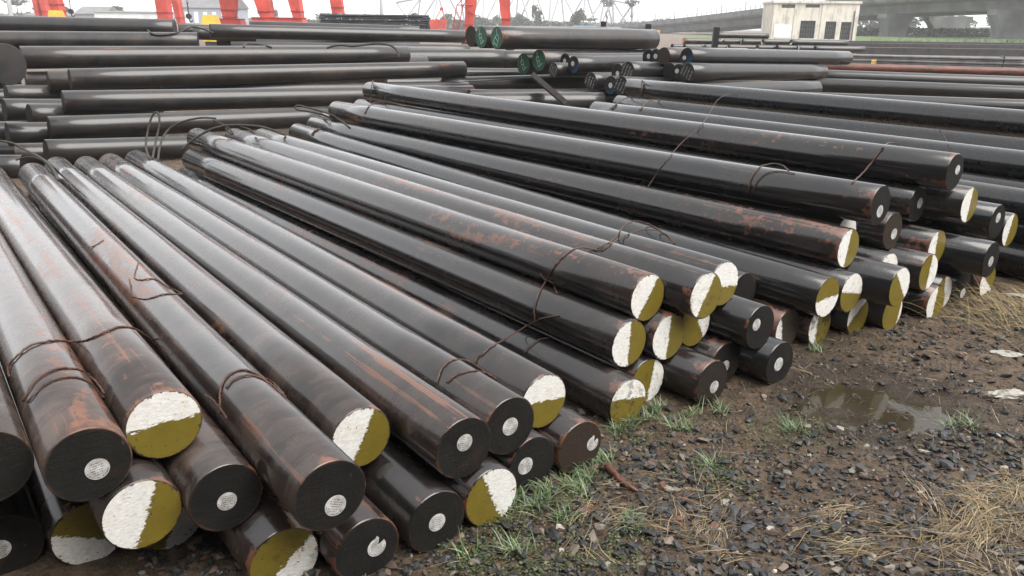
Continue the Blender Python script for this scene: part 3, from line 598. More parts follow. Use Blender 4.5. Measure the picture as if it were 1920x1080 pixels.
 ('wire_rope', 0.009, 'second rope strand over the far ends of the left bars', [(-5.79,9.17,0.292),(-5.758,9.173,0.302),(-5.727,9.177,0.312),(-5.695,9.179,0.321),(-5.65,9.159,0.33),(-5.588,9.113,0.341),(-5.512,9.04,0.352),(-5.421,8.939,0.363),(-5.315,8.811,0.374),(-5.196,8.658,0.388),(-5.064,8.476,0.405),(-4.92,8.269,0.422),(-4.764,8.036,0.442),(-4.685,7.929,0.44),(-4.612,7.828,0.436),(-4.546,7.736,0.429),(-4.488,7.651,0.42),(-4.433,7.573,0.411)]),
 ('wire_rope', 0.012, 'upright rope loop standing behind the left bars', [(-3.84,8.318,0.462),(-3.933,8.5,0.472),(-4.013,8.657,0.488),(-4.078,8.79,0.51),(-4.124,8.898,0.536),(-4.152,8.981,0.568),(-4.166,9.04,0.604),(-4.166,9.073,0.644),(-4.157,9.087,0.686),(-4.146,9.101,0.728),(-4.135,9.114,0.77),(-4.12,9.128,0.809),(-4.099,9.139,0.843),(-4.073,9.144,0.859),(-4.049,9.141,0.849),(-4.036,9.13,0.818),(-4.033,9.117,0.777),(-4.036,9.103,0.735),(-4.04,9.089,0.692),(-4.048,9.074,0.65),(-4.049,9.041,0.61),(-4.038,8.982,0.574),(-4.016,8.898,0.543),(-3.981,8.789,0.515),(-3.934,8.656,0.493),(-3.875,8.497,0.475),(-3.805,8.314,0.463)]),
 ('wire_rope', 0.012, 'rope arching up from behind the left bars to the tangle', [(-3.698,8.197,0.461),(-3.782,8.408,0.47),(-3.855,8.595,0.486),(-3.914,8.757,0.506),(-3.958,8.893,0.531),(-3.987,9.005,0.56),(-4.001,9.09,0.592),(-3.997,9.149,0.624),(-3.975,9.182,0.655),(-3.939,9.192,0.685),(-3.898,9.2,0.709),(-3.855,9.207,0.73),(-3.81,9.213,0.748),(-3.764,9.217,0.762),(-3.717,9.221,0.773),(-3.669,9.224,0.782),(-3.621,9.226,0.789),(-3.573,9.228,0.793),(-3.525,9.228,0.793),(-3.476,9.227,0.79),(-3.427,9.226,0.787)]),
 ('wire_rope', 0.013, 'thick wire rope draped over the middle bar ends', [(-3.612,8.605,0.511),(-3.578,8.616,0.543),(-3.545,8.627,0.575),(-3.511,8.637,0.605),(-3.474,8.646,0.633),(-3.434,8.654,0.658),(-3.394,8.662,0.681),(-3.352,8.669,0.703),(-3.31,8.676,0.723),(-3.267,8.682,0.74),(-3.222,8.686,0.753),(-3.176,8.69,0.763),(-3.129,8.692,0.772),(-3.083,8.694,0.777),(-3.036,8.695,0.779),(-2.988,8.694,0.778),(-2.941,8.694,0.777),(-2.893,8.693,0.775),(-2.846,8.693,0.773),(-2.799,8.692,0.77),(-2.752,8.69,0.764),(-2.706,8.687,0.755),(-2.661,8.683,0.743),(-2.616,8.678,0.729),(-2.571,8.673,0.714),(-2.527,8.668,0.698),(-2.482,8.662,0.682)]),
 ('wire_rope', 0.01, 'rusty tangle of wire on the middle bar ends', [(-3.268,8.715,0.828),(-3.24,8.711,0.816),(-3.212,8.707,0.803),(-3.184,8.702,0.791),(-3.156,8.698,0.778),(-3.129,8.693,0.764),(-3.104,8.688,0.748),(-3.083,8.681,0.728),(-3.065,8.674,0.706),(-3.054,8.668,0.687),(-3.056,8.666,0.68),(-3.072,8.668,0.686),(-3.095,8.673,0.701),(-3.117,8.679,0.72),(-3.13,8.685,0.739),(-3.128,8.69,0.753),(-3.108,8.693,0.762),(-3.08,8.694,0.766),(-3.049,8.695,0.769),(-3.019,8.696,0.771),(-2.989,8.695,0.768),(-2.959,8.692,0.761),(-2.929,8.69,0.753),(-2.9,8.687,0.743),(-2.872,8.683,0.732),(-2.846,8.678,0.718),(-2.828,8.673,0.703),(-2.823,8.671,0.697),(-2.837,8.673,0.703),(-2.861,8.678,0.716)]),
 ('wire_rope', 0.013, 'wire rope loop with its eye hanging left, above the middle bars', [(-1.962,9.542,0.66),(-2.011,9.638,0.674),(-2.067,9.761,0.686),(-2.126,9.895,0.695),(-2.182,10.005,0.706),(-2.234,10.088,0.719),(-2.282,10.145,0.733),(-2.332,10.201,0.743),(-2.39,10.285,0.748),(-2.444,10.342,0.755),(-2.492,10.374,0.763),(-2.535,10.379,0.773),(-2.577,10.383,0.783),(-2.619,10.386,0.793),(-2.661,10.389,0.804),(-2.703,10.393,0.814),(-2.744,10.396,0.823),(-2.784,10.397,0.826),(-2.813,10.394,0.817),(-2.82,10.387,0.798),(-2.801,10.382,0.78),(-2.766,10.378,0.77),(-2.724,10.377,0.766),(-2.681,10.375,0.762),(-2.638,10.373,0.756),(-2.595,10.371,0.748),(-2.553,10.368,0.74),(-2.511,10.365,0.731),(-2.469,10.361,0.719),(-2.426,10.346,0.707),(-2.377,10.304,0.696),(-2.323,10.237,0.689),(-2.275,10.197,0.678)]),
 ('wire_rope', 0.018, 'black rope on the back stack at upper left', [(-7.056,15.943,1.673),(-6.765,15.385,1.641),(-6.702,15.356,1.615),(-6.644,15.358,1.602),(-6.587,15.372,1.6),(-6.529,15.392,1.603),(-6.473,15.415,1.609),(-6.417,15.439,1.616),(-6.364,15.469,1.626),(-6.318,15.515,1.642),(-6.312,15.657,1.663),(-6.295,15.775,1.689),(-6.268,15.866,1.714),(-6.228,15.93,1.735),(-6.177,15.962,1.743),(-6.114,15.964,1.737),(-6.049,15.959,1.722),(-5.984,15.953,1.704),(-5.92,15.946,1.683),(-5.857,15.938,1.66),(-5.794,15.931,1.637)]),
 ('wire_rope', 0.018, 'short black rope coil on the back stack', [(-5.029,15.308,1.405),(-5.095,15.562,1.427),(-5.146,15.784,1.443),(-5.181,15.975,1.449),(-5.195,16.122,1.446),(-5.199,16.242,1.441),(-5.186,16.315,1.436),(-5.165,16.361,1.433),(-5.128,16.358,1.43),(-5.082,16.328,1.428),(-5.023,16.25,1.426),(-4.956,16.147,1.424),(-4.877,16.002,1.423),(-4.79,15.831,1.422),(-4.696,15.627,1.42),(-4.656,15.603,1.411),(-4.623,15.599,1.402),(-4.591,15.601,1.392)]),
 ('wire_rope', 0.02, 'black rope hanging over the end of a back bar', [(-3.535,15.531,1.395),(-3.479,15.537,1.413),(-3.423,15.542,1.428),(-3.366,15.546,1.44),(-3.308,15.549,1.447),(-3.25,15.549,1.448),(-3.192,15.548,1.445),(-3.134,15.546,1.439),(-3.076,15.545,1.435),(-3.018,15.545,1.437),(-2.96,15.547,1.443),(-2.902,15.55,1.45),(-2.844,15.552,1.458),(-2.786,15.555,1.466),(-2.727,15.557,1.472),(-2.669,15.559,1.478),(-2.611,15.561,1.483),(-2.553,15.561,1.485),(-2.495,15.56,1.482),(-2.437,15.558,1.474),(-2.379,15.554,1.464),(-2.325,15.549,1.448),(-2.277,15.54,1.421),(-2.235,15.528,1.385),(-2.205,15.514,1.341),(-2.187,15.497,1.291),(-2.176,15.479,1.237)]),
]
# bar face table: kind, params, rust, tone, label
FACES = {
 'F0': ('k', None, .35, .75, 'dark bar cut off by the left edge, upper row'),
 'F1': ('k', (.16,-.17), .55, .85, 'brown-black bar with wire hoops and a white sticker, at far left'),
 'F2': ('p', (90,.05,0,0), .75, .95, 'rust-streaked top bar whose end is white above and olive below'),
 'F3': ('k', (0,-.1), .45, .6, 'black bar with sticker wedged below the white-over-olive end'),
 'F4': ('k', (.1,-.32), .5, .5, 'long black bar with a low sticker and rusty wire hoops near its end'),
 'F5': ('p', (158,-.1,.1,0), .6, .3, 'lower bar whose bright end is cream at left and olive at right, bottom left'),
 'F6': ('p', (243,.12,.15,0), .3, .3, 'ground bar at bottom left with a white lower half, partly hidden'),
 'F7': ('k', (-.12,0), .2, .2, 'black ground bar in the bottom left corner with a sticker cut by the frame'),
 'F8': ('p', (-20,.1,.1,0), .3, .3, 'ground bar with a white right half, tucked behind the cream and olive end'),
 'F9': ('p', (-55,.1,.35,0), .6, .2, 'ground bar at the bottom edge, end olive above and white below right'),
 'F10': ('k', (.28,0), .75, .3, 'black ground bar at the bottom edge with a torn sticker'),
 'F11': ('k', (0,0), .45, .1, 'black ground bar with a centred sticker and a pale scratch'),
 'F12': ('p', (22,0,.1,0), .6, .1, 'ground bar with an ochre left half and white right half beside the grass'),
 'F13': ('p', (155,-.05,.1,0), .35, .5, 'bar with a large white patch over olive, left of the middle'),
 'F14': ('k', (0,.2), .6, .35, 'black bar with a sticker above centre, over the ochre and white end'),
 'F15': ('k', (0,0), .5, .25, 'black bar with wire hoops and centred sticker beside the white-topped end'),
 'F16': ('p', (85,0,.15,0), .4, .25, 'bar with white top half and olive bottom half in the middle'),
 'F17': ('k', (-.3,.05), .3, .1, 'black ground bar with sticker half sunk in grass'),
 'F18': ('k', (.55,0), .85, .3, 'rusty ground bar with a round pale label near its right rim'),
 'F19': ('p', (80,.15,.55,0), .5, .1, 'ground bar with dirty white top and muddy olive lower half in grass'),
 'F20': ('p', (-10,.2,.3,0), .4, .1, 'ground bar showing a white right half behind the muddy olive end'),
 'F21': ('p', (178,0,.05,0), .4, .1, 'bar with white left half and olive right half, below the wire knot'),
 'F22': ('p', (145,0,.05,0), .5, .15, 'upper bar with diagonal white and olive end, in the middle'),
 'F23': ('p', (176,0,.25,0), .5, .1, 'second-row bar with white left half and blotched olive right half'),
 'F24': ('p', (150,0,.35,0), .7, .15, 'upper bar with black-streaked white and olive end and bright rust patch'),
 'F25': ('p', (80,-.1,.05,0), .4, .15, 'upper bar with mostly white end peeping out behind the streaked end'),
 'F26': ('p', (30,.2,.2,0), .4, .1, 'bar with olive left and white right, under the streaked end'),
 'F27': ('k', (-.3,.2), .3, 0, 'glossy black bar with sticker, second row right of the streaked end'),
 'F28': ('k', (-.1,0), .2, 0, 'black ground bar with sticker at the edge of the mud'),
 'F29': ('k', (.15,-.2), .5, .1, 'black ground bar with reddish rim and low sticker'),
 'F30': ('k', (0,-.1), .3, 0, 'black ground bar half hidden behind the reddish-rimmed one'),
 'F31': ('p', (-88,.05,.1,0), .5, .05, 'bar with olive top half and white bottom half, right of centre'),
 'F32': ('p', (75,0,.05,0), .4, .05, 'bar with white top half and olive bottom half, beside its opposite'),
 'F33': ('p', (195,.45,.35,1), .7, .2, 'dark ground bar with torn white paint down its left side'),
 'F34': ('p', (180,.25,.7,0), .7, .2, 'dirty ground bar with orange-stained white and olive end'),
 'F35': ('p', (125,.25,.1,0), .3, .05, 'ground bar with small white corner over olive, under two half-and-half ends'),
 'F36': ('p', (170,.05,.05,0), .42, .05, 'upper right bar with rusty neck, white left and olive right'),
 'F37': ('p', (90,-.3,.1,0), .3, .05, 'bar with a white end just showing above the rusty-necked one'),
 'F38': ('p', (40,.1,.2,0), .4, .05, 'bar with white upper right corner and mottled olive end'),
 'F39': ('k', (0,-.3), .5, .05, 'third-row bar with bright rust collar, black end and wire hoops'),
 'F40': ('k', (.2,-.2), .3, .05, 'brown-black bar end with sticker below the rust-collared bar'),
 'F41': ('k', (.2,.05), .3, .02, 'black bar with sticker just right of the rust-collared bar'),
 'F42': ('k', (.3,.1), .45, .02, 'topmost black bar at right with a small sticker near its rim'),
 'F43': ('p', (175,-.05,.15,0), .7, .05, 'bar with rusty neck, white left and olive right, under the topmost bar'),
 'F44': ('k', (0,.25), .25, .02, 'black bar with sticker near the right edge, third from top'),
 'F45': ('p', (165,.1,.15,0), .3, .05, 'bar with narrow white and olive end close to the right edge'),
 'F46': ('p', (185,.1,.3,0), .5, .05, 'bar with flaking white and olive end and rusty neck at right'),
 'F47': ('p', (-5,.1,.35,0), .6, .05, 'bar with mottled olive left and clean white right, at right'),
 'F48': ('k', (.3,-.3), .5, .1, 'brownish bar end with torn sticker, at right between painted ends'),
 'F49': ('k', (0,.1), .25, .02, 'black bar with sticker above the lowest painted end at right'),
 'F50': ('k', (0,-.1), .25, .02, 'black bar with sticker tucked behind another black end at right'),
 'F51': ('p', (235,.1,.3,0), .4, .05, 'ground bar with white lower left and brownish olive top, far right'),
 'F52': ('k', (.25,-.4), .3, .02, 'black ground bar with low sticker beside the far right painted end'),
 'F53': ('p', (10,.1,.3,0), .3, .05, 'ground bar with white right half behind an olive end'),
 'F54': ('p', (175,.1,.1,0), .4, .05, 'ground bar with white left and olive right at the mud edge'),
 'F55': ('p', (-10,.72,.15,0), .3, .05, 'ground bar with nearly all olive end at the mud edge'),
 'F56': ('p', (100,-.2,.3,0), .4, .05, 'bar with stained white end peeping out between painted ends'),
 'F57': ('p', (-60,.1,.2,0), .3, .05, 'ground bar cut by the right edge, olive over white'),
 'F58': ('n', None, .3, .05, 'plain dark bar end in the gap behind the mostly white end'),
 'G1': ('n', None, .25, .0, 'high black bar at right with a thick dark band near its far end'),
 'G2': ('n', None, .2, .05, 'grey-black bar below the high banded bar, running off the right edge'),
 'G3': ('n', None, .2, .05, 'second grey-black bar below the high banded bar, off the right edge'),
 'K0': ('n', None, .2, .15, 'bar behind the topmost bar end, uppermost at the right edge'),
 'K1': ('n', None, .2, .15, 'bar behind the topmost bar end, second at the right edge'),
 'K1b': ('n', None, .2, .15, 'bar behind the topmost bar end, third at the right edge'),
 'K2': ('n', None, .2, .15, 'bar behind the topmost bar end, lowest at the right edge'),
 'N0': ('n', None, .2, .15, 'shaded bar in the second layer at the right edge, first from the back'),
 'O0': ('n', None, .2, .15, 'shaded bar on the ground at the right edge, first from the back'),
 'N1': ('n', None, .2, .15, 'shaded bar in the second layer at the right edge, second from the back'),
 'O1': ('n', None, .2, .15, 'shaded bar on the ground at the right edge, second from the back'),
 'N1b': ('n', None, .2, .15, 'shaded bar in the second layer at the right edge, third from the back'),
 'O1b': ('n', None, .2, .15, 'shaded bar on the ground at the right edge, third from the back'),
 'N2': ('n', None, .2, .15, 'shaded bar in the second layer at the right edge, fourth from the back'),
 'O2': ('n', None, .2, .15, 'shaded bar on the ground at the right edge, fourth from the back'),
 'D1': ('n', None, .3, .25, 'lowest cross bar of the left back stack, behind the rope loop'),
 'D2': ('n', None, .3, .3, 'second cross bar from the ground in the left back stack'),
 'D3': ('n', None, .3, .3, 'third cross bar from the ground in the left back stack'),
 'D3b': ('n', None, .3, .3, 'thin glimpsed bar between two cross bars of the left back stack'),
 'D4': ('n', None, .4, .45, 'fourth cross bar with a red-brown scuff in the left back stack'),
 'D4b': ('n', None, .4, .5, 'bar end peeping left behind the scuffed cross bar, inner one'),
 'D4c': ('n', None, .4, .5, 'bar end peeping left behind the scuffed cross bar, outer one'),
 'D5': ('n', None, .4, .5, 'brownish slanting bar above the scuffed cross bar'),
 'D6': ('n', None, .3, .35, 'thick cross bar with a rope over its right end, left back stack'),
 'D6b': ('n', None, .2, .15, 'thick dark bar right of the rope, ending beside the green ends'),
 'D6c': ('n', None, .2, .25, 'thick bar behind the lower green ends'),
 'D7': ('n', None, .3, .5, 'grey-brown bar second from the top at upper left'),
 'D8': ('n', None, .2, .25, 'topmost bar at upper left against the sky'),
 'D9': ('n', None, .25, .25, 'long far bar below the numbered crane, top of its row'),
 'D9b': ('n', None, .3, .5, 'short bit of bar behind the rope at upper left'),
 'D9c': ('n', None, .3, .5, 'short bar stub in front of the far long bar at upper left'),
 'D10': ('n', None, .25, .3, 'thin far bar under the long bar below the numbered crane'),
 'D11': ('n', None, .2, .3, 'pale-topped far bar with a short rope coil on it'),
 'D12': ('n', None, .2, .3, 'farthest thin bar in front of the dark bundle'),
 'D13': ('n', None, .2, .3, 'thin far bar second in front of the dark bundle'),
 'D14': ('n', None, -.6, .5, 'big thick bar end poking in at the left edge'),
 'L1': ('n', None, .3, .2, 'dark bar end at the left edge, highest of the shaded ends'),
 'L2': ('n', None, .3, .2, 'dark bar end at the left edge, second of the shaded ends'),
 'L3': ('n', None, .3, .2, 'dark bar end just left of the third cross bar'),
 'L4': ('n', None, .3, .2, 'dark bar end at the left edge, third of the shaded ends'),
 'L5': ('n', None, .3, .2, 'dark bar end at the left edge, lowest of the shaded ends'),
 'M1': ('n', None, .2, .2, 'shaded bar running off the left edge, second row down'),
 'M2': ('n', None, .2, .2, 'shaded bar running off the left edge, third row down'),
 'M3': ('n', None, .2, .2, 'shaded bar running off the left edge, fourth row down'),
 'M4': ('n', None, .2, .2, 'shaded bar running off the left edge, lowest row'),
 'M5': ('n', None, .2, .2, 'shaded bar running off the left edge, uppermost row'),
 'M6': ('n', None, .2, .2, 'dark bar low behind the rope at the left edge'),
 'D3c': ('n', None, .2, .2, 'dark bar glimpsed under the right end of the scuffed cross bar'),
 'E9b': ('n', None, .2, .2, 'dark bar behind the stencilled bar, above the high banded bar'),
 'E1': ('g', 2, .3, .45, 'big bar on top with a green end and chalk mark, rightmost upper green end'),
 'E1b': ('g', 1, .3, .45, 'big bar with green end and chalk mark, second in the upper row'),
 'E1c': ('n', None, .5, .6, 'big bar with dark scratched end left of the upper green ends'),
 'E2': ('g', 1, .3, .4, 'big bar with green end and chalk mark, lower row right'),
 'E2b': ('g', 1, .3, .4, 'big bar with green end and chalk mark, lower row left'),
 'E3': ('b', (-.1,.1), .2, .15, 'bar with sticker and blue smear, right of the lower green ends'),
 'E3b': ('b', (-.1,.1), .2, .15, 'bar with sticker and blue smear, partly behind its twin'),
 'E3c': ('s', None, .2, .15, 'small dark bar end beside the lower green end'),
 'E4': ('n', None, .2, .4, 'brown plain bar end in the stickered cluster'),
 'E4b': ('k', (.0,.1), .2, .1, 'bar end with sticker left of the brown one in the cluster'),
 'E4c': ('b', (.1,.1), .2, .1, 'bar end with sticker leftmost in the cluster'),
 'E4d': ('b', (.05,-.1), .2, .1, 'blue-stained bar end with sticker below the cluster'),
 'E4e': ('n', None, .3, .4, 'dull bar end below the brown one in the cluster'),
 'E5': ('b', (-.3,-.2), .2, .1, 'bar with sticker and blue smear, right of the cluster'),
 'E6': ('s', None, .2, .15, 'bar with white stencilled writing on its end, right of the cluster'),
 'E6b': ('k', (-.2,.2), .2, .1, 'bar end with sticker half behind the right stencilled one'),
 'E7': ('k', (.05,-.1), .2, .1, 'bar end with centred sticker left of a stencilled end'),
 'E7b': ('s', None, .2, .1, 'bar with stencilled end right of the centred sticker'),
 'E7c': ('b', (.0,-.05), .2, .1, 'low bar end with sticker and blue smear above the far bars'),
 'E7d': ('s', None, .2, .1, 'low bar with stencilled end beside the high banded bar'),
 'E8': ('s', None, .3, .2, 'bar with stencilled end behind the dark cross bar'),
 'E9': ('n', None, .2, .2, 'grey bar behind the far end of the high banded bar'),
 'D20': ('n', None, .2, .1, 'dark cross bar above the leaning steel channel'),
 'D21': ('n', None, .2, .3, 'pale-topped bar just above the dark cross bar'),
 'D22': ('n', None, .3, .4, 'grey-brown bar under the leaning steel channel'),
 'D22b': ('n', None, .3, .4, 'lower grey-brown bar under the leaning steel channel'),
 'H0': ('r', None, .9, .5, 'thin rust-red pipe at upper right'),
 'H1': ('n', None, .2, .15, 'dark bar just below the rust-red pipe'),
 'H2': ('n', None, .25, .2, 'dark bar second below the rust-red pipe, its left end showing'),
 'H3': ('n', None, .2, .15, 'pale-topped bar third below the rust-red pipe'),
}
# ---------------------------------------------------------------- ground
PUD = np.array([1.93, 3.74])
def pud_d(x, y):
    dx, dy = (x-PUD[0])/.42, (y-PUD[1])/.22
    return np.sqrt(dx*dx+dy*dy) + fbm(x*6+9, y*6+2)*3.2
def ground_h(x, y):
    x = np.asarray(x, float); y = np.asarray(y, float)
    near = np.exp(-((x-1.2)**2+(y-3.5)**2)/90.0)
    h = (fbm(x*1.7, y*1.7)*.05 + fbm(x*9, y*9, 4)*.034)*near
    d = pud_d(x, y)
    h = h - .062*np.clip(1.25-d, 0, .7)
    # soil heaped a little beyond the bar ends at right
    h = h + .03*np.exp(-((x-2.9)**2+(y-4.4)**2)/.5)
    return h - .004*near
def graded(lo, hi, a, b, fine, n):
    core = np.arange(a, b+fine*.5, fine)
    left = a-(a-lo)*(np.linspace(0, 1, n)[1:]**3)[::-1]
    right = b+(hi-b)*(np.linspace(0, 1, n)[1:]**3)
    return np.concatenate([left, core, right])
gx = graded(-420, 420, -1.4, 5.0, .035, 26)
gy = graded(-60, 620, 1.6, 7.0, .035, 30)
GX, GY = np.meshgrid(gx, gy)
GZ = ground_h(GX, GY)
nx, ny = len(gx), len(gy)
gv = np.stack([GX.ravel(), GY.ravel(), GZ.ravel()], 1)
idx = np.arange(nx*ny).reshape(ny, nx)
gf = np.stack([idx[:-1,:-1], idx[:-1,1:], idx[1:,1:], idx[1:,:-1]], -1).reshape(-1, 4)
ground = link('ground', mesh('ground', gv, gf.tolist(), True), M['ground'])
tag(ground, 'brown muddy ground with gravel and dead grass in front of the bars', kind='structure')
def gz(x, y): return float(ground_h(x, y))

pn = 40
pv = [(PUD[0], PUD[1], -.034)] + [(PUD[0]+.66*math.cos(2*math.pi*k/pn), PUD[1]+.44*math.sin(2*math.pi*k/pn), -.034) for k in range(pn)]
tag(link('puddle', mesh('puddle', pv, [(0, 1+k, 1+(k+1) % pn) for k in range(pn)]), M['water']),
    'shallow brown puddle in the mud', kind='structure')

# gravel: big stones one by one under the ground, the small ones as one mass
ICO = [(0,.526,.851),(0,-.526,.851),(0,.526,-.851),(0,-.526,-.851),(.526,.851,0),(-.526,.851,0),(.526,-.851,0),(-.526,-.851,0),(.851,0,.526),(-.851,0,.526),(.851,0,-.526),(-.851,0,-.526)]
ICOF = [(0,1,8),(0,8,4),(0,4,5),(0,5,9),(0,9,1),(1,6,8),(8,6,10),(8,10,4),(4,10,2),(4,2,5),(5,2,11),(5,11,9),(9,11,7),(9,7,1),(1,7,6),(3,6,7),(3,10,6),(3,2,10),(3,11,2),(3,7,11)]
ico = np.array(ICO)
shapes = []
for k in range(14):
    s = ico*(1+nr.uniform(-.22, .22, (12, 1)))
    s = s*np.array([nr.uniform(.9, 1.5), nr.uniform(.7, 1.0), nr.uniform(.38, .66)])
    # one or two broken flats
    for _ in range(3):
        n = nr.normal(size=3); n /= np.linalg.norm(n); dd = s@n; s = s-np.outer(np.clip(dd-.36, 0, None), n)
    shapes.append(s)
TINTS = [((.018,.0195,.021),.50),((.034,.034,.036),.14),((.052,.036,.032),.16),((.10,.068,.053),.10),((.20,.155,.12),.06),((.12,.05,.028),.025),((.36,.33,.28),.015)]
def pick_tint():
    r = nr.random()
    for c, w in TINTS:
        if r < w: break
        r -= w
    k = nr.uniform(.6, 1.4); return tuple(float(np.clip(x*k*nr.uniform(.96, 1.04), 0, .7)) for x in c)
def stone_weight(x, y):
    w = 1/(1+math.exp((y-3.28-.10*(x-1))*8))
    w = max(w, .13)
    w *= .35+1.3*max(0, .5+1.6*float(fbm(np.array(x*1.3+4), np.array(y*1.3))))
    if pud_d(x, y) < 1.0: w *= .5
    return w
def stone_xy():
    while True:
        x, y = nr.uniform(-1.35, 3.7), nr.uniform(1.95, 5.6)
        if nr.random() < stone_weight(x, y): return x, y
def rot(): 
    a, b, c = nr.uniform(0, 6.28), nr.normal(0, .3), nr.normal(0, .3)
    return np.array(Matrix.Rotation(a, 3, 'Z') @ Matrix.Rotation(b, 3, 'X') @ Matrix.Rotation(c, 3, 'Y'))
V, F, T = [], [], []
for k in range(12000):
    x, y = stone_xy(); s = (nr.uniform(.008, .018) if k % 4 else nr.uniform(.016, .030))
    v = (shapes[k % 14]*s)@rot().T+np.array([x, y, gz(x, y)+s*.28])
    F += [(a+12*k, b+12*k, c+12*k) for a, b, c in ICOF]; V.append(v); T += [pick_tint()+(1,)]*12
for k in range(12000, 20000):   # crumbs of mud
    x, y = nr.uniform(.2, 4.4), nr.uniform(2.3, 6.4)
    if pud_d(x, y) < 1.05: x += 1.0
    s = nr.uniform(.004, .014); q = nr.uniform(.5, 1.5)
    v = (shapes[k % 14]*s)@rot().T+np.array([x, y, gz(x, y)+s*.1])
    F += [(a+12*k, b+12*k, c+12*k) for a, b, c in ICOF]; V.append(v); T += [(.085*q, .058*q, .037*q, 1)]*12
me = mesh('gravel', np.concatenate(V), F)
at = me.color_attributes.new('tint', 'FLOAT_COLOR', 'POINT'); at.data.foreach_set('color', np.array(T, 'f').ravel())
tag(link('gravel', me, M['stone']), 'small dark and reddish gravel strewn over the mud', kind='stuff')
stone_meshes = []
for k in range(14):
    for c in range(3):
        me = mesh('stone', shapes[k], ICOF)
        t_ = pick_tint() if c else (.026, .028, .031)
        at = me.color_attributes.new('tint', 'FLOAT_COLOR', 'POINT'); at.data.foreach_set('color', np.array([t_+(1,)]*12, 'f').ravel())
        me.materials.append(M['stone']); stone_meshes.append(me)
for k in range(285):
    x, y = stone_xy(); s = nr.uniform(.022, .040)
    if k < 3: (x, y), s = [((.62, 3.05), .034), ((1.95, 3.10), .05), ((2.02, 3.02), .04)][k]
    o = link('stone', stone_meshes[int(nr.integers(42))] if k > 2 else stone_meshes[3], None, ground)
    o.matrix_local = Matrix.Translation((x, y, gz(x, y)+s*.3)) @ Matrix(rot().tolist()).to_4x4() @ Matrix.Scale(s, 4)

# straw, grass, clover
class Blades:
    def __init__(s): s.v, s.f, s.c = [], [], []
    def ribbon(s, pts, w0, col):
        n = len(s.v); m = len(pts)
        for i, p in enumerate(pts):
            t = Vector(pts[min(i+1, m-1)])-Vector(pts[max(i-1, 0)])
            side = t.cross(Vector((0, 0, 1)))
            side = side.normalized() if side.length > 1e-6 else Vector((1, 0, 0))
            w = w0*(1-.85*(i/(m-1))**1.6)*.5
            s.v += [tuple(Vector(p)-side*w), tuple(Vector(p)+side*w+Vector((0, 0, w*.5)))]
            s.c += [col, col]
        s.f += [(n+2*i, n+2*i+1, n+2*i+3, n+2*i+2) for i in range(m-1)]
    def build(s, name, mat):
        me = mesh(name, s.v, s.f, True)
        at = me.color_attributes.new('tint', 'FLOAT_COLOR', 'POINT'); at.data.foreach_set('color', np.array(s.c, 'f').ravel())
        return link(name, me, mat)
def tint(c, v=.25):
    k = nr.uniform(1-v, 1+v); return tuple(float(min(.9, x*k*nr.uniform(.93, 1.07))) for x in c)+(1,)
st = Blades()
def strand(x, y, a, L, lift, w, col, bend=.5, seg=6):
    pts = []; h0 = nr.uniform(.004, .02)
    for i in range(seg+1):
        t = i/seg
        pts.append((x, y, gz(x, y)+h0+lift*math.sin(math.pi*min(1, t*1.1))))
        a += nr.normal(0, bend/seg*1.6); x += math.cos(a)*L/seg; y += math.sin(a)*L/seg
    st.ribbon(pts, w, col)
GOLD, PALE, DARK = (.20, .140, .066), (.28, .225, .138), (.085, .058, .034)
for cx, cy, r, n, ang, Ls in [(.45,2.74,.26,130,.3,.15),(.70,2.60,.22,70,-.2,.14),(1.05,2.50,.30,110,.2,.13),(1.5,2.47,.28,170,.0,.14),(2.04,2.80,.20,420,.8,.22),
                              (1.88,2.56,.22,340,1.0,.2),(.33,2.88,.14,60,.25,.16),(.72,2.86,.22,40,1.0,.18),(1.3,2.38,.28,90,.1,.13),(2.18,2.95,.15,150,.7,.26),(.12,2.52,.18,40,.4,.15)]:
    mats = [(cx+nr.normal(0, r*.55)*1.2, cy+nr.normal(0, r*.5), ang+nr.normal(0, .55)) for _ in range(max(3, n//22))]
    for k in range(n):
        mx, my, ma = mats[k % len(mats)]
        c = GOLD if nr.random() < .5 else (PALE if nr.random() < .6 else DARK)
        strand(mx+nr.normal(0, .035), my+nr.normal(0, .03), ma+nr.normal(0, .28)+(math.pi if nr.random() < .5 else 0), Ls*nr.uniform(.3, 1.35), nr.uniform(.0, .012), nr.uniform(.0012, .0034), tint(c, .35), .25)
for k in range(700):      # thin bleached stalks over the mud
    x, y = nr.uniform(.9, 4.3), nr.uniform(3.1, 6.2)
    strand(x, y, nr.uniform(0, 6.28), nr.uniform(.05, .22), nr.uniform(0, .015), nr.uniform(.0014, .003), tint(PALE if nr.random() < .3 else DARK, .4))
for k in range(8500):     # short litter
    x, y = nr.uniform(-.6, 4.2), nr.uniform(2.1, 6.0)
    strand(x, y, nr.uniform(0, 6.28), nr.uniform(.012, .05), .002, nr.uniform(.0012, .0034), tint((GOLD, DARK, DARK, (.11, .078, .048))[k % 4], .4), .3, 2)
for k in range(260):      # arching dead grass at right
    bx, by = nr.normal(3.42, .26), nr.normal(4.85, .26); a = nr.normal(2.7, .8); L = nr.uniform(.2, .5)
    pts = []; h = nr.uniform(.08, .26)
    for i in range(8):
        t = i/7; pts.append((bx+math.cos(a)*L*t, by+math.sin(a)*L*t, gz(bx, by)+h*math.sin(math.pi*t*.62)*(1-.25*t)))
    st.ribbon(pts, nr.uniform(.0015, .003), tint((.30, .225, .10)))
tag(st.build('dry_grass', M['straw']), 'bleached straw and dead grass stalks lying on the mud', kind='stuff')

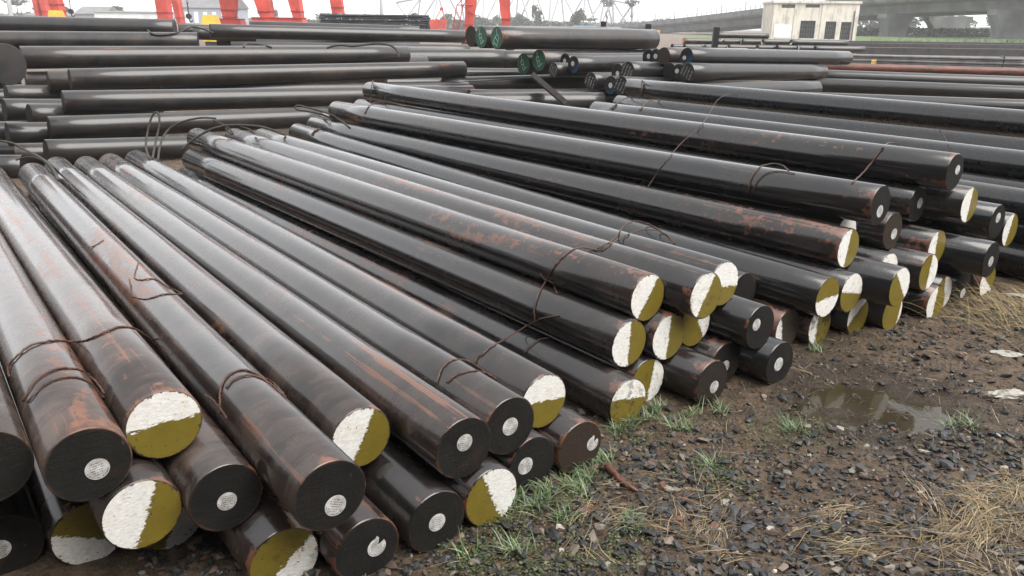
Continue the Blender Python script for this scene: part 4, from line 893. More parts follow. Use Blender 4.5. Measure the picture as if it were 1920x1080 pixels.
gr = Blades()
TUFTS = [(.70,3.50),(.80,3.42),(.92,3.57),(.60,3.46),(.16,2.86),(.33,2.96),(.25,2.90),(.01,2.70),(.10,2.74),(.22,2.66),(.36,3.04),(.42,3.10),(.02,2.80),(.14,2.78),(1.36,3.42),(.86,3.42),(1.06,3.62),
         (2.2,3.52),(2.26,3.47),(1.85,4.42),(-.15,2.42),(.04,2.46),(.46,2.62),(.9,3.1),(1.0,3.72),(.3,2.86),(.52,3.38),(.74,3.6)]
for tx, ty in TUFTS:
    for k in range(int(nr.integers(34, 62))):
        a, L = nr.uniform(0, 6.28), nr.uniform(.045, .135)
        x, y = tx+nr.normal(0, .022), ty+nr.normal(0, .022); z = gz(x, y)
        up = nr.uniform(.35, 1.0); pts = []
        for i in range(5):
            t = i/4; pts.append((x+math.cos(a)*L*t*(1-.4*up), y+math.sin(a)*L*t*(1-.4*up), z+L*up*(t-.45*t*t)*1.2))
        gr.ribbon(pts, nr.uniform(.003, .0055), tint((.085, .135, .05) if k % 3 else (.20, .25, .14), .3))
tag(gr.build('grass', M['grass']), 'short green grass tufts along the bar ends', kind='stuff')
cl = Blades()
for cx, cy, r, n in [(-.15,2.42,.12,420),(.09,2.37,.16,600),(.38,2.44,.15,420),(.87,3.04,.12,300),(1.41,3.44,.16,260),(-.02,2.62,.10,260),(.24,2.80,.12,220),(.6,3.3,.12,160),(1.2,3.3,.2,200),(2.3,3.2,.2,160),(.95,2.92,.1,150)]:
    for k in range(n):
        x, y = nr.normal(cx, r*.6), nr.normal(cy, r*.6); z = gz(x, y)+nr.uniform(.004, .022); s = nr.uniform(.003, .0065)
        m0 = len(cl.v); q0 = nr.uniform(0, 6.28); tz = nr.uniform(-.4, .4, 2)
        for i in range(5):
            q = q0+i*1.2566; dx, dy = math.cos(q)*s, math.sin(q)*s
            cl.v.append((x+dx, y+dy, z+dx*tz[0]+dy*tz[1])); 
        c = tint((.045, .065, .020) if k % 4 else (.085, .09, .03), .35); cl.c += [c]*5; cl.f.append(tuple(m0+i for i in range(5)))
tag(cl.build('clover', M['grass']), 'low green clover creeping between the stones', kind='stuff')

# litter
def crumple(name, loc, sx, sy, sz, label, cat, mat, rz=0.0, group=None):
    nu, nv = 22, 11; v = []; f = []
    for i in range(nu):
        for j in range(nv):
            a, b = 2*math.pi*i/nu, math.pi*j/(nv-1)
            k = 1+.28*float(fbm(np.array(math.cos(a)*1.7+loc[0]*5), np.array(math.sin(a)*1.7+b*1.3)))*3.2+nr.uniform(-.22, .22)
            v.append((sx*math.cos(a)*math.sin(b)*k, sy*math.sin(a)*math.sin(b)*k, max(-.004, sz*math.cos(b)*k)))
    for i in range(nu):
        for j in range(nv-1):
            f.append((i*nv+j, i*nv+j+1, ((i+1) % nu)*nv+j+1, ((i+1) % nu)*nv+j))
    o = link(name, mesh(name, v, f), mat, None, loc=(loc[0], loc[1], gz(*loc)+.004)); o.rotation_euler = (0, 0, rz)
    return tag(o, label, cat, group)
crumple('plastic_bag', (2.60, 3.78), .10, .035, .03, 'crumpled white plastic bag on the mud at right', 'bag', M['plastic'], .15)
crumple('plastic_sheet', (2.92, 4.30), .09, .04, .014, 'white plastic sheet half buried under the dead grass', 'litter', M['plastic'], -.2)
crumple('plastic_sheet', (3.72, 5.45), .11, .03, .01, 'pale plastic strip on the soil near the right edge', 'litter', M['plastic'], -.4)
crumple('foam_scrap', (.89, 2.80), .022, .016, .016, 'pinkish white lump lying on the straw', 'litter', M['plastic'])
fm = MB()
for k in range(95):
    cx, cy, r = [(1.22,2.72,.10),(1.38,2.70,.09),(2.45,4.05,.22),(1.95,2.66,.10),(1.62,2.95,.18),(2.3,3.85,.2)][k % 6]
    x, y, s = nr.normal(cx, r), nr.normal(cy, r*.5), nr.uniform(.002, .0065)
    fm.add(shapes[k % 14]*s+np.array([x, y, gz(x, y)+.006+s]), ICOF)
tag(fm.build('foam_crumbs', M['plastic']), 'tiny white foam crumbs scattered on the mud', kind='stuff')
rr_ = MB(); q = [(.42,3.03),(.44,2.99),(.455,2.95),(.46,2.92),(.49,2.88),(.53,2.84)]
rr_.tube([(x, y, gz(x, y)+.03-.004*i) for i, (x, y) in enumerate(q)], [.012,.017,.014,.011,.012,.007], 6)
tag(rr_.build('rusty_rag', M['rusty'], smooth=True), 'twisted rust coloured rag on the gravel beside the end bar', 'rag')
# ---------------------------------------------------------------- the steel bars
def bar_mesh(L, R, seg=44, bend=(0, 0), rag=0.0):
    v, f = [], []
    rg = random.Random(int(L*1e5))
    jit = [rg.uniform(-1, 1)*rag for _ in range(seg)]
    h = L/2; ch = min(.004, R*.05)
    st_ = [(-h, R-ch), (-h+ch, R)]+[(-h+L*k/8, R) for k in range(1, 8)]+[(h-ch, R), (h, R-ch)]
    for i, (x, r) in enumerate(st_):
        q = 1-(x/h)**2; end = i in (0, len(st_)-1)
        for k in range(seg):
            a = 2*math.pi*k/seg; rr = r-(abs(jit[k]) if end else 0)
            v.append((x, bend[0]*q+rr*math.cos(a), bend[1]*q+rr*math.sin(a)))
    n = len(st_)
    for i in range(n-1):
        for k in range(seg):
            k2 = (k+1) % seg; f.append((i*seg+k, i*seg+k2, (i+1)*seg+k2, (i+1)*seg+k))
    ns = len(f)
    for x, rev in ((-h, True), (h, False)):
        b = len(v)
        for k in range(seg):
            a = 2*math.pi*k/seg; v.append((x, (R-ch)*math.cos(a), (R-ch)*math.sin(a)))
        ring = [b+k for k in range(seg)]
        f.append(tuple(reversed(ring)) if rev else tuple(ring))
    me = mesh('steel_bar', v, f)
    me.polygons.foreach_set('use_smooth', [True]*ns+[False]*(len(f)-ns))
    return me
_disc = {}
def disc(R, n=40, torn=False):
    key = (round(R, 4), torn)
    if key not in _disc:
        v = [(0, 0, 0)]
        for k in range(n):
            a = 2*math.pi*k/n; r = R
            if torn and 2 <= k <= 6: r = R*(.35 if k in (3, 4) else 1.25 if k == 6 else 1)
            v.append((0, r*math.cos(a), r*math.sin(a)))
        _disc[key] = mesh('end_disc', v, [(0, 1+k, 1+(k+1) % n) for k in range(n)])
    return _disc[key]
def props(o, **k):
    for a, b in k.items(): o[a] = float(b)
CHALK = {1: [[(-.35,.8),(-.2,.42),(-.38,.2),(-.02,.38),(.10,-.02),(-.24,-.08),(-.38,.2)],[(.10,-.02),(.30,-.42),(.02,-.60),(-.24,-.08)],[(.30,-.42),(.55,-.25)]],
         2: [[(.0,.75),(.08,.35),(.42,.0),(.02,-.75),(-.5,-.2),(.08,.35)],[(.25,-.28),(-.28,.08)],[(-.6,-.35),(-.5,-.6),(-.3,-.4)]],
         3: [[(-.3,.1),(-.22,-.3),(-.2,-.8)],[(-.3,.1),(.25,.2),(.30,-.15),(.42,-.7)],[(-.22,-.25),(.30,-.15)]]}
FACE_MAT = {'k': 'end', 'n': 'end', 'b': 'end', 'p': 'paint', 's': 'stencil', 'g': 'green', 'r': 'end'}
BARS = {}
for i, (key, (A, B, D)) in enumerate(PILE.items()):
    kind, prm, rust, tone, label = FACES[key]
    A, B = Vector(A), Vector(B); R = D/2
    x = (A-B).normalized(); L = (A-B).length
    y = Vector((0, 0, 1)).cross(x).normalized(); z = x.cross(y)
    mtx = Matrix((x, y, z)).transposed().to_4x4(); mtx.translation = (A+B)/2
    roll = Matrix.Identity(4)
    nm = 'steel_pipe' if kind == 'r' else 'steel_bar'
    o = link(nm, bar_mesh(L, R, bend=(rng.uniform(-.006, .006), rng.uniform(-.006, .002)) if L > 5 else (0, 0), rag=.0022), M['rusty'] if kind == 'r' else M['bar'], mtx=mtx)
    main = key[0] == 'F'
    tag(o, label, 'pipe' if kind == 'r' else 'steel bar', 'steel bars of the near stack' if main else 'steel bars of the far stacks')
    seed = (i*37 % 101)/101.0*8+.13
    props(o, wet={'F22': .07, 'F24': .1, 'F25': .12, 'F31': .1, 'F36': .08, 'F42': .08, 'F39': .06, 'F16': .04, 'F21': .05, 'F37': .08}.get(key, -.015 if main else 0), seed=seed, rust=rust+(.08 if main and tone > .15 else 0), tone=tone*(1.0 if main else .45), half=L/2, matte=0 if main else (.25 if key[0] in 'GKNO' else 1.0), relief=.42 if main else (.22 if key[0] in 'GKNO' else .04))
    BARS[key] = (o, L, R)
    fc = link('end_face', disc(R-.0055), None, o, loc=(L/2+.0010, 0, 0))
    fc.data = disc(R-.0055)
    # one disc mesh, material chosen on the object
    if not fc.data.materials: fc.data.materials.append(M['end'])
    fc.material_slots[0].link = 'OBJECT'; fc.material_slots[0].material = M[FACE_MAT[kind]]
    props(fc, seed=seed+2.3, radius=R, tone=.55 if key in ('F18', 'F48', 'F40', 'E4', 'E1c') else (.25 if key in ('F29', 'F33') else .0), blue=1.0 if kind == 'b' else 0.0)
    if kind == 'p':
        phi, off, dirt, bare = prm; phi = math.radians(phi)
        props(fc, split_cos=math.cos(phi), split_sin=math.sin(phi), split_off=off, dirt=dirt, bare=bare)
    if kind in 'kb' and prm:
        sr = R*rng.uniform(.26, .31)
        sk = link('sticker', disc(sr, 28, key in ('F10', 'F18', 'F48')), None, fc, loc=(.0012, prm[0]*R, prm[1]*R))
        if not sk.data.materials: sk.data.materials.append(M['sticker'])
        sk.rotation_euler = (rng.uniform(-.5, .5), 0, 0)
        props(sk, radius=sr, seed=seed+5.1)
    if kind == 'g':
        mk = MB()
        for ln in CHALK[prm]:
            for a, b in zip(ln[:-1], ln[1:]):
                a, b = Vector((0, a[0]*R, a[1]*R)), Vector((0, b[0]*R, b[1]*R)); d = (b-a).normalized(); w = Vector((0, -d.z, d.y))*R*.035
                mk.add([a-w-d*.003, b-w+d*.003, b+w+d*.003, a+w-d*.003], [(0, 1, 2, 3)])
        mk.build('chalk_mark', M['chalk'], fc, loc=(.0015, 0, 0))

# wires and ropes lying on the bars
for name, rad, label, pts in WIRES:
    p = [Vector(q) for q in pts]
    sm = []
    for i in range(len(p)-1):      # smooth resample
        a, b, c, d = p[max(i-1, 0)], p[i], p[i+1], p[min(i+2, len(p)-1)]
        for t in (0, .5):
            sm.append(.5*((2*b)+(c-a)*t+(2*a-5*b+4*c-d)*t*t+(3*b-a-3*c+d)*t**3))
    sm.append(p[-1])
    if name == 'binding_wire': sm = [q+Vector((rng.uniform(-1, 1), rng.uniform(-1, 1), rng.uniform(-.6, 1)))*.0022 for q in sm]
    o = MB().tube(sm, rad, 6 if rad < .008 else 8).build(name, M['wire'] if name == 'binding_wire' else M['rope'], smooth=True)
    tag(o, label, 'wire' if name == 'binding_wire' else 'rope', 'tie wires on the bars' if name == 'binding_wire' else 'wire ropes on the stacks')

# flakes of bark and dirt on the left bars
fl = MB()
for k in range(230):
    o, L, R = BARS[['F1','F2','F4','F13','F14','F15','F16','F3'][k % 8]]
    s = nr.uniform(-.45, .49)*L; a = math.pi/2+nr.normal(0, .45); w = nr.uniform(.002, .007); l = w*nr.uniform(1, 4.5)
    q = Vector((s, math.cos(a)*(R+.002), math.sin(a)*(R+.002))); nrm = Vector((0, math.cos(a), math.sin(a)))
    t = (Vector((1, 0, 0))*math.cos(k)+nrm.cross(Vector((1, 0, 0)))*math.sin(k)).normalized(); b = nrm.cross(t)
    mw = o.matrix_world if False else o.matrix_local
    P = [q-t*l-b*w*.6, q+t*l*.3-b*w, q+t*l+b*w*.2, q-t*l*.2+b*w+nrm*w*.8]
    fl.add([mw @ r_ for r_ in P]+[mw @ (q+nrm*w*.7)], [(0, 1, 4), (1, 2, 4), (2, 3, 4), (3, 0, 4)])
tag(fl.build('bark_flakes', M['flake']), 'dark flakes of bark and dirt on the left bars', kind='stuff')
def flake_thing(key, s, label):
    o, L, R = BARS[key]; lf = MB(); n = 8; v = []
    for i in range(n):
        a = 2*math.pi*i/n; v.append((.024*math.cos(a), .008*math.sin(a)*(1+.3*math.cos(a)), .003*math.sin(2*a)+.004))
    lf.add(v+[(0, 0, .008)], [(i, (i+1) % n, n) for i in range(n)])
    q = lf.build('dead_leaf', simple('dead_leaf_brown', (.16, .085, .045), .7, .3, 40))
    q.matrix_local = o.matrix_local @ Matrix.Translation((s*L, -.02, R+.001)) @ Matrix.Rotation(1.2, 4, 'Z')
    tag(q, label, 'leaf')
flake_thing('F4', .29, 'curled brown leaf on top of the bar with wire hoops')
flake_thing('F13', -.12, 'small dark leaf on the bar with the large white patch')
# ---------------------------------------------------------------- leaning steel channel among the far bars
ch = MB()
Lc, a_, b_, th_ = 1.35, .11, .075, .012
for (y0, y1, z0, z1) in ((-a_, a_, 0, th_), (-a_, -a_+th_, th_, b_), (a_-th_, a_, th_, b_)):
    ch.box(0, Lc, y0, y1, z0, z1)
o = ch.build('steel_channel', simple('rusty_dark_channel', (.022, .016, .014), .75, .4, 8))
d_ = (Vector((.78, 12.25, .70))-Vector((.33, 13.35, 1.02))).normalized()
yv = Vector((0, 0, 1)).cross(d_).normalized(); zv = d_.cross(yv)
mm = Matrix((d_, yv, zv)).transposed().to_4x4(); mm.translation = (.33, 13.3, 1.0)
o.matrix_local = mm @ Matrix.Rotation(-.75, 4, 'X')
tag(o, 'rusty steel channel leaning among the far bars', 'steel channel')

# ---------------------------------------------------------------- red gantry cranes
def leg_part(parent, px, D, xa0, xa1, za, xb0, xb1, zb, ztop=8.5, zbot=.9, depth=1.0):
    """tapered box leg through two measured widths"""
    def at(z, a, b): return b+(a-b)*(z-zb)/(za-zb)
    m = MB()
    l0, r0, l1, r1 = at(zbot, xa0, xb0), at(zbot, xa1, xb1), at(ztop, xa0, xb0), at(ztop, xa1, xb1)
    y0, y1 = -depth/2, depth/2
    m.hexa([(l0-px, y0, zbot), (r0-px, y0, zbot), (r0-px, y1, zbot), (l0-px, y1, zbot)],
           [(l1-px, y0, ztop), (r1-px, y0, ztop), (r1-px, y1, ztop), (l1-px, y1, ztop)])
    o = m.build('leg', M['red'], parent)
    f = MB()       # flange plates at the splice
    for z in (zb, zb+.5):
        l, r = at(z, xa0, xb0)-px-.06, at(z, xa1, xb1)-px+.06
        f.box(l, r, y0-.07, y1+.07, z-.03, z+.03)
    f.build('flange', M['darkred'], o)
    return l1-px, r1-px
CRANES = {
 'C1': ('two faded red crane legs at the far upper left', [(95, -54.49, -54.01, 4.01, -54.37, -53.95, 2.28), (95, -53.7, -53.16, 4.02, -53.58, -53.03, 2.29)]),
 'C2': ('red crane leg above the left yellow machine', [(70, -38.76, -38.0, 3.45, -38.63, -37.91, 2.6)]),
 'C3': ('straight red crane legs left of the yellow cab', [(70, -29.89, -28.91, 3.54, -29.8, -28.91, 2.05), (74, -30.18, -29.61, 3.65, -29.85, -29.51, 1.68)]),
 'C4': ('broad red crane leg right of the yellow cab', [(62, -21.71, -20.6, 3.39, -21.59, -20.8, 2.19)]),
 'C5': ('red gantry crane on a long base beam with the number 3', [(60, -18.55, -17.48, 3.37, -18.17, -17.36, 2.1), (60, -16.13, -15.33, 3.39, -15.83, -15.25, 2.12)]),
 'C6': ('red crane leg standing behind the dark bundle', [(75, -16.47, -15.46, 3.82, -16.33, -15.36, 2.68)]),
 'C7': ('red gantry crane with a ladder behind the green bar ends', [(58, -3.42, -2.64, 3.46, -3.45, -2.97, 1.35), (58, -1.11, -0.33, 3.48, -0.85, -0.33, 1.73)]),
}
for key, (label, legs) in CRANES.items():
    D = legs[0][0]; px = sum((l[1]+l[2])/2 for l in legs)/len(legs)
    root = empty('gantry_crane', (px, D, 0), label, 'crane', 'red gantry cranes of the yard')
    tops = [leg_part(root, px, D, *l[1:]) for l in legs]
    if key == 'C3':
        root.children[1].location = (0, 4, 0)
    x0, x1 = min(t[0] for t in tops)-.3, max(t[1] for t in tops)+.3
    MB().box(x0, x1, -.7, .7, 8.5, 9.6).build('girder', M['red'], root)
    bx0 = min(l[4] for l in legs)-px; bx1 = max(l[5] for l in legs)-px
    bm = MB()
    if key == 'C5': bx0, bx1, zt, zb = -18.94-px, -14.98-px, 2.16, 1.1
    elif key == 'C4': bx0, bx1, zt, zb = -21.91-px, -20.12-px, 2.05, 1.1
    else: bx0, bx1, zt, zb = bx0-.35, bx1+.35, 1.25, .7
    bm.hexa([(bx0-.15, -.62, zb), (bx1+.15, -.62, zb), (bx1+.15, .62, zb), (bx0-.15, .62, zb)],
            [(bx0+.2, -.62, zt), (bx1-.2, -.62, zt), (bx1-.2, .62, zt), (bx0+.2, .62, zt)])
    beam = bm.build('base_beam', M['red'], root)
    MB().box(bx0+.15, bx1-.15, -.68, .68, zt-.04, zt+.04).build('flange', M['darkred'], beam)
    for s in (bx0+.35, bx1-.35):
        w = MB().tube([(s, -.3, .35), (s, .3, .35)], .35, 14).build('wheel', M['black'], root)
        MB().box(s-.25, s+.25, -.4, .4, .4, zb).build('bogie', M['darkred'], root)
    if key == 'C5':     # painted number on the right leg
        cu = bpy.data.curves.new('number', 'FONT'); cu.body = '3'; cu.size = .36; cu.extrude = .004; cu.align_x = 'CENTER'
        t_ = bpy.data.objects.new('number_tmp', cu); C.objects.link(t_)
        bpy.context.view_layer.update()
        me = bpy.data.meshes.new_from_object(t_); bpy.data.objects.remove(t_)
        nb = link('number', me, M['ink'], root); nb.location = (-15.52-px, -.52, 2.55); nb.rotation_euler = (math.pi/2, 0, 0)
    if key == 'C7':
        lad = MB(); xa, xb = -4.45-px, -3.75-px
        for off in (0, .42):
            lad.tube([(xa+off, -.9, .7), (xb+off-.2, -.9, 3.1), (xb+off+.6, -.9, 3.9), (xb+off+.6, -.9, 8.3)], .035, 5)
        for k in range(22):
            z = .9+k*.115*1.0; x_ = xa+(xb-.2-xa)*(z-.7)/2.4
            if z < 3.1: lad.tube([(x_, -.9, z), (x_+.42, -.9, z)], .022, 4)
        for k in range(16):
            z = 3.95+k*.28; lad.tube([(xb+.6, -.9, z), (xb+1.02, -.9, z)], .022, 4)
        lad.tube([(xb-.2, -.9, 3.1), (xb+.9, -.5, 3.1)], .04, 5).tube([(xb+.1, -.9, 3.1), (xb+.9, -.5, 2.5)], .03, 5)
        lad.build('ladder', M['darkred'], root)

def yellow_cab(loc, w, h, label):
    r = empty('crane_cab', loc, label, 'machine cab', 'yellow crane cabs')
    MB().hexa([(-w/2,-.5,.55),(w/2,-.5,.55),(w/2,.5,.55),(-w/2,.5,.55)], [(-w/2,-.5,h*.62),(w/2,-.5,h*.62),(w/2,.5,h*.62),(-w/2,.5,h*.62)]).build('body', M['yellow'], r)
    MB().hexa([(-w*.56,-.6,h*.62+.003),(w*.56,-.6,h*.62+.003),(w*.56,.6,h*.62+.003),(-w*.56,.6,h*.62+.003)], [(-w*.36,-.4,h),(w*.36,-.4,h),(w*.36,.4,h),(-w*.36,.4,h)]).build('roof', M['yellow'], r)
    MB().box(-w*.40, -w*.08, -.52, -.49, h*.34, h*.58).build('window', M['window'], r)
    MB().box(w*.12, w*.40, -.52, -.49, h*.34, h*.58).build('window', M['window'], r)
    MB().box(-w*.4, w*.4, -.4, .4, 0, .548).build('base', M['black'], r)
yellow_cab((-37.5, 68.2, 0), 1.0, 2.6, 'yellow machine at the foot of the left crane leg')
yellow_cab((-21.0, 57.5, 0), 1.0, 2.3, 'yellow hooded cab left of the broad crane leg')

def hook(loc, ztop, label):
    r = empty('crane_hook', loc, label, 'hook', 'hanging crane hooks')
    z0 = loc[2]
    c = MB()
    n = 9
    for k in range(n):
        z = .55+(ztop-z0-.55)*k/n; dz = (ztop-z0-.55)/n
        ring = [((.07*math.cos(q) if k % 2 else 0), (0 if k % 2 else .07*math.cos(q)), z+dz*.5+dz*.62*math.sin(q)) for q in np.linspace(0, 2*math.pi, 9)]
        c.tube(ring, .022, 4, False)
    c.build('chain', M['black'], r)
    MB().tube([(0, -.1, .42), (0, .1, .42)], .2, 12).build('block', M['black'], r)
    MB().tube([(0, 0, .3), (.02, 0, .12), (.14, 0, .02), (.24, 0, .08), (.26, 0, .2)], [.04, .05, .05, .04, .02], 6).build('hook', M['black'], r)
hook((-24.25, 62, 1.8), 9.0, 'dark hook block hanging beside the yellow cab')
hook((-35.1, 66, 2.1), 9.0, 'chain with hook hanging right of the left crane leg')

# red hopper machine far behind
r = empty('hopper', (-10.2, 110, 0), 'small red hopper machine far behind the dark bundle', 'machine')
MB().hexa([(-1.0,-1,.9),(1.0,-1,.9),(1.0,1,.9),(-1.0,1,.9)], [(-1.25,-1,2.4),(1.2,-1,2.4),(1.2,1,2.4),(-1.25,1,2.4)]).build('body', M['red'], r)
MB().tube([(-.3, 0, 2.4), (.5, 0, 3.7)], .07, 5).tube([(1.0, 0, 2.4), (.6, 0, 3.7)], .07, 5).box(.35, .75, -.2, .2, 3.55, 3.95).build('frame', M['red'], r)
for sx in (-.8, .8):
    for sy in (-.8, .8): MB().box(sx-.08, sx+.08, sy-.08, sy+.08, 0, .9).build('leg', M['darkred'], r)

# lamp posts
for x, y, h, w, lb in ((-54.4, 90, 9, .22, 'thick grey pole at the far upper left'), (-14.35, 90, 11, .17, 'grey lamp pole right of the dark bundle'), (-19.8, 120, 11, .07, 'thin pole beside the grey lamp pole')):
    r = empty('lamp_post', (x, y, 0), lb, 'pole', 'yard poles')
    MB().tube([(0, 0, 0), (0, 0, h)], [w*1.25, w*.7], 10).build('pole', M['galv'], r)
    MB().tube([(0, 0, h), (.4, 0, h+.35), (1.3, 0, h+.45)], [w*.6, w*.4, w*.4], 6).build('arm', M['galv'], r)
    MB().box(1.1, 1.7, -.12, .12, h+.36, h+.46).build('lamp', M['galv'], r)

# black stanchions and tags among the far stacks
for x, y, z0, z1, lean, lb in ((2.02, 19, 0, 1.94, .0, 'black steel post behind the upper green-ended bar, left one'), (2.92, 18.2, 0, 1.89, .0, 'black steel post at the right end of the upper green-ended bar'),
                               (4.19, 17.5, 0, 1.84, .06, 'tilted black steel post behind the stickered cluster'), (1.55, 20, 0, 1.80, 0, 'low black post top behind the upper bar')):
    m = MB().hexa([(-.06,-.05,z0),(.06,-.05,z0),(.06,.05,z0),(-.06,.05,z0)], [(-.06+lean,-.05,z1),(.06+lean,-.05,z1),(.06+lean,.05,z1),(-.06+lean,.05,z1)])
    tag(m.build('steel_post', M['black'], loc=(x, y, 0)), lb, 'post', 'black stanchions of the racks')
def tag_plate(loc, label, text=None):
    r = empty('tag_plate', loc, label, 'tag')
    MB().box(-.055, .055, -.006, .006, 0, .11).build('plate', M['tagp'], r)
    MB().box(-.012, .012, -.003, .012, -.9, 0).build('stick', M['black'], r)
    if text:
        cu = bpy.data.curves.new('writing', 'FONT'); cu.body = text; cu.size = .095; cu.extrude = .001; cu.align_x = 'CENTER'
        t_ = bpy.data.objects.new('writing_tmp', cu); C.objects.link(t_); bpy.context.view_layer.update()
        me = bpy.data.meshes.new_from_object(t_); bpy.data.objects.remove(t_)
        q = link('writing', me, M['ink'], r); q.location = (0, -.009, .02); q.rotation_euler = (math.pi/2, 0, 0)
tag_plate((3.02, 17.6, 1.66), 'small orange tag at the right end of the upper bar')
tag_plate((8.75, 20.0, 1.02), 'yellow tag marked 10 above the rust-red pipe', '10')

# ---------------------------------------------------------------- far stacks
def rod_bundle(name, loc, rz, L, nx_, nz_, r_, label, cat, mat, jag=.25, endmat=None):
    root = empty(name, loc, label, cat, None, rz)
    m, e = MB(), MB()
    for i in range(nx_):
        for j in range(nz_):
            y, z = (i-nx_/2)*2.05*r_+(j % 2)*r_, r_+j*1.8*r_
            a, b = -L/2+rng.uniform(-jag, jag), L/2+rng.uniform(-jag, jag)
            m.tube([(a, y, z), (b, y, z)], r_, 7)
            if endmat and rng.random() < .6:
                for xx in (a-.004, b+.004):
                    e.add([(xx, y+r_*.8*math.cos(q), z+r_*.8*math.sin(q)) for q in np.linspace(0, 2*math.pi, 7)[:-1]], [(0, 1, 2, 3, 4, 5)])
    o = m.build('rods', mat, root); o['kind'] = 'stuff'
    if endmat and e.v:
        q = e.build('rod_ends', endmat, root); q['kind'] = 'stuff'
    for xx in (-L*.38, L*.38):
        w, h = nx_*1.03*r_+.02, nz_*1.8*r_+.03
        MB().tube([(xx, -w, 0), (xx, -w, h), (xx, w, h), (xx, w, 0)], .02, 5).build('strap', M['black'], root)
    for xx in (-L*.3, L*.3):
        MB().box(xx-.08, xx+.08, -nx_*r_*1.1, nx_*r_*1.1, -loc[2], -.002).build('bearer', M['black'], root)
    return root
ROD = simple('dark_rods', (.035, .036, .04), .45, .35, 3); ROD2 = simple('grey_rods', (.16, .155, .15), .45, .3, 3)
ENDG = simple('chalk_grey_rod_ends', (.42, .43, .45), .7, .3, 30)
rod_bundle('rod_bundle', (-6.7, 40, 1.55), .05, 4.9, 9, 7, .055, 'dark bundle of thin rods with pale chalk marks, left of the small red hopper', 'rod bundle', ROD, .18, ENDG)
# chalk scribbles on the bundle's side
sc = MB()
for k in range(34):
    x = rng.choice([-8.6, -8.2, -7.5, -5.1, -4.9, -6.0])+rng.uniform(-.35, .35); z = rng.choice([1.70, 1.75, 1.98, 2.0, 2.2])+rng.uniform(-.05, .05)
    sc.tube([(x, 39.41, z), (x+rng.uniform(-.03, .06), 39.41, z+rng.uniform(.03, .09)), (x+rng.uniform(.02, .1), 39.41, z+rng.uniform(-.03, .05))], .010, 4)
q = sc.build('chalk_scribble', ENDG, [o for o in bpy.data.objects if o.get('category') == 'rod bundle'][0]); q.matrix_parent_inverse = Matrix.Translation((6.7, -40, -1.55)); q['kind'] = 'stuff'
rod_bundle('rod_bundle', (11.9, 24.5, .78), -.42, 6.0, 9, 5, .035, 'bundle of thin rods with pale speckled ends at upper right', 'rod bundle', ROD2, .35, ENDG)
rod_bundle('rod_bundle', (14.0, 26.5, .62), -.36, 5.5, 9, 3, .04, 'flat bundle of rusty rods behind the speckled one', 'rod bundle', ROD2, .4)
# dark steel billets stacked behind the rust-red pipe
SLAB = simple('dark_steel_slab', (.030, .026, .025), .55, .4, 2.5)
for k, (x, y, z, L, h, lb) in enumerate([(17, 27.5, .0, 16, .42, 'long dark steel billet low behind the rust-red pipe'), (19, 30, .0, 18, .62, 'long dark steel billet second behind the rust-red pipe'),
                                         (21, 33, .0, 19, .8, 'long dark steel billet third behind the rust-red pipe'), (25, 40, .0, 26, .62, 'farthest long dark steel billet below the green bank'), (13.4, 23.0, .0, 9.5, .62, 'dark steel billet right behind the yellow tag'), (33, 50, .0, 34, .75, 'long dark steel billet stack fourth behind the rust-red pipe'), (40, 62, .0, 40, .8, 'long dark steel billet stack fifth behind the rust-red pipe'), (52, 80, .0, 50, .7, 'brown steel billet row just below the green bank')]):
    m = MB().box(-L/2, L/2, -.45, .45, z, z+h)
    o = m.build('steel_billet', SLAB, loc=(x, y, 0)); o.rotation_euler = (0, 0, -.12)
    tag(o, lb, 'steel billet', 'dark billets behind the red pipe')
# a second yard of bars far off by the plaster building
FPB = [(9.07, 11.6, 1.50, 37.4, 'n'), (7.5, 9.6, 1.24, 37.0, 'o'), (9.2, 10.6, 1.24, 36.8, 'w'), (10.1, 11.6, 1.24, 36.9, 'w'), (11.0, 12.9, 1.24, 36.8, 'w'), (12.2, 14.93, 1.24, 36.6, 'w'), (13.0, 15.4, 1.0, 35.8, 'n'),
       (6.9, 8.2, 1.0, 36.4, 'n'), (7.4, 9.0, 1.0, 36.2, 'n'), (8.3, 9.9, 1.0, 36.3, 'w'), (9.4, 11.0, 1.0, 36.4, 'w'), (10.6, 12.0, 1.0, 36.2, 'w'), (11.5, 13.4, 1.0, 36.3, 'n'), (12.4, 14.4, 1.0, 36.2, 'w'), (7.0, 15.0, .7, 35.7, 'n')]
ORD = ['first', 'second', 'third', 'fourth', 'fifth', 'sixth', 'seventh', 'eighth']
cnt = {}
for k, (x0, x1, z, y, e) in enumerate(FPB):
    row = {1.5: 'top', 1.24: 'middle', 1.0: 'lower', .7: 'bottom'}[z]; cnt[row] = cnt.get(row, -1)+1
    L = x1-x0; me = bar_mesh(L, .13, 18); A = Vector((x0, y, z)); B = Vector((x1, y+.5, z-.02))
    x_ = (A-B).normalized(); y_ = Vector((0, 0, 1)).cross(x_).normalized(); z_ = x_.cross(y_)
    mt = Matrix((x_, y_, z_)).transposed().to_4x4(); mt.translation = (A+B)/2
    o = link('steel_bar', me, M['bar'], mtx=mt)
    tag(o, 'far small bar in front of the plaster building, %s row, %s from left' % (row, ORD[cnt[row]]), 'steel bar', 'bars in front of the plaster building')
    props(o, seed=k*.7, rust=.2, tone=.2, half=L/2, relief=.05, matte=1, wet=0)
    fc = link('end_face', disc(.123), None, o, loc=(L/2+.002, 0, 0))
    if not fc.data.materials: fc.data.materials.append(M['end'])
    fc.material_slots[0].link = 'OBJECT'; fc.material_slots[0].material = {'n': M['end'], 'o': M['orange'], 'w': M['paint']}[e]
    props(fc, seed=k*.9+.2, radius=.13, tone=.1, blue=0, split_cos=math.cos(k), split_sin=math.sin(k), split_off=.25, dirt=.2, bare=1)
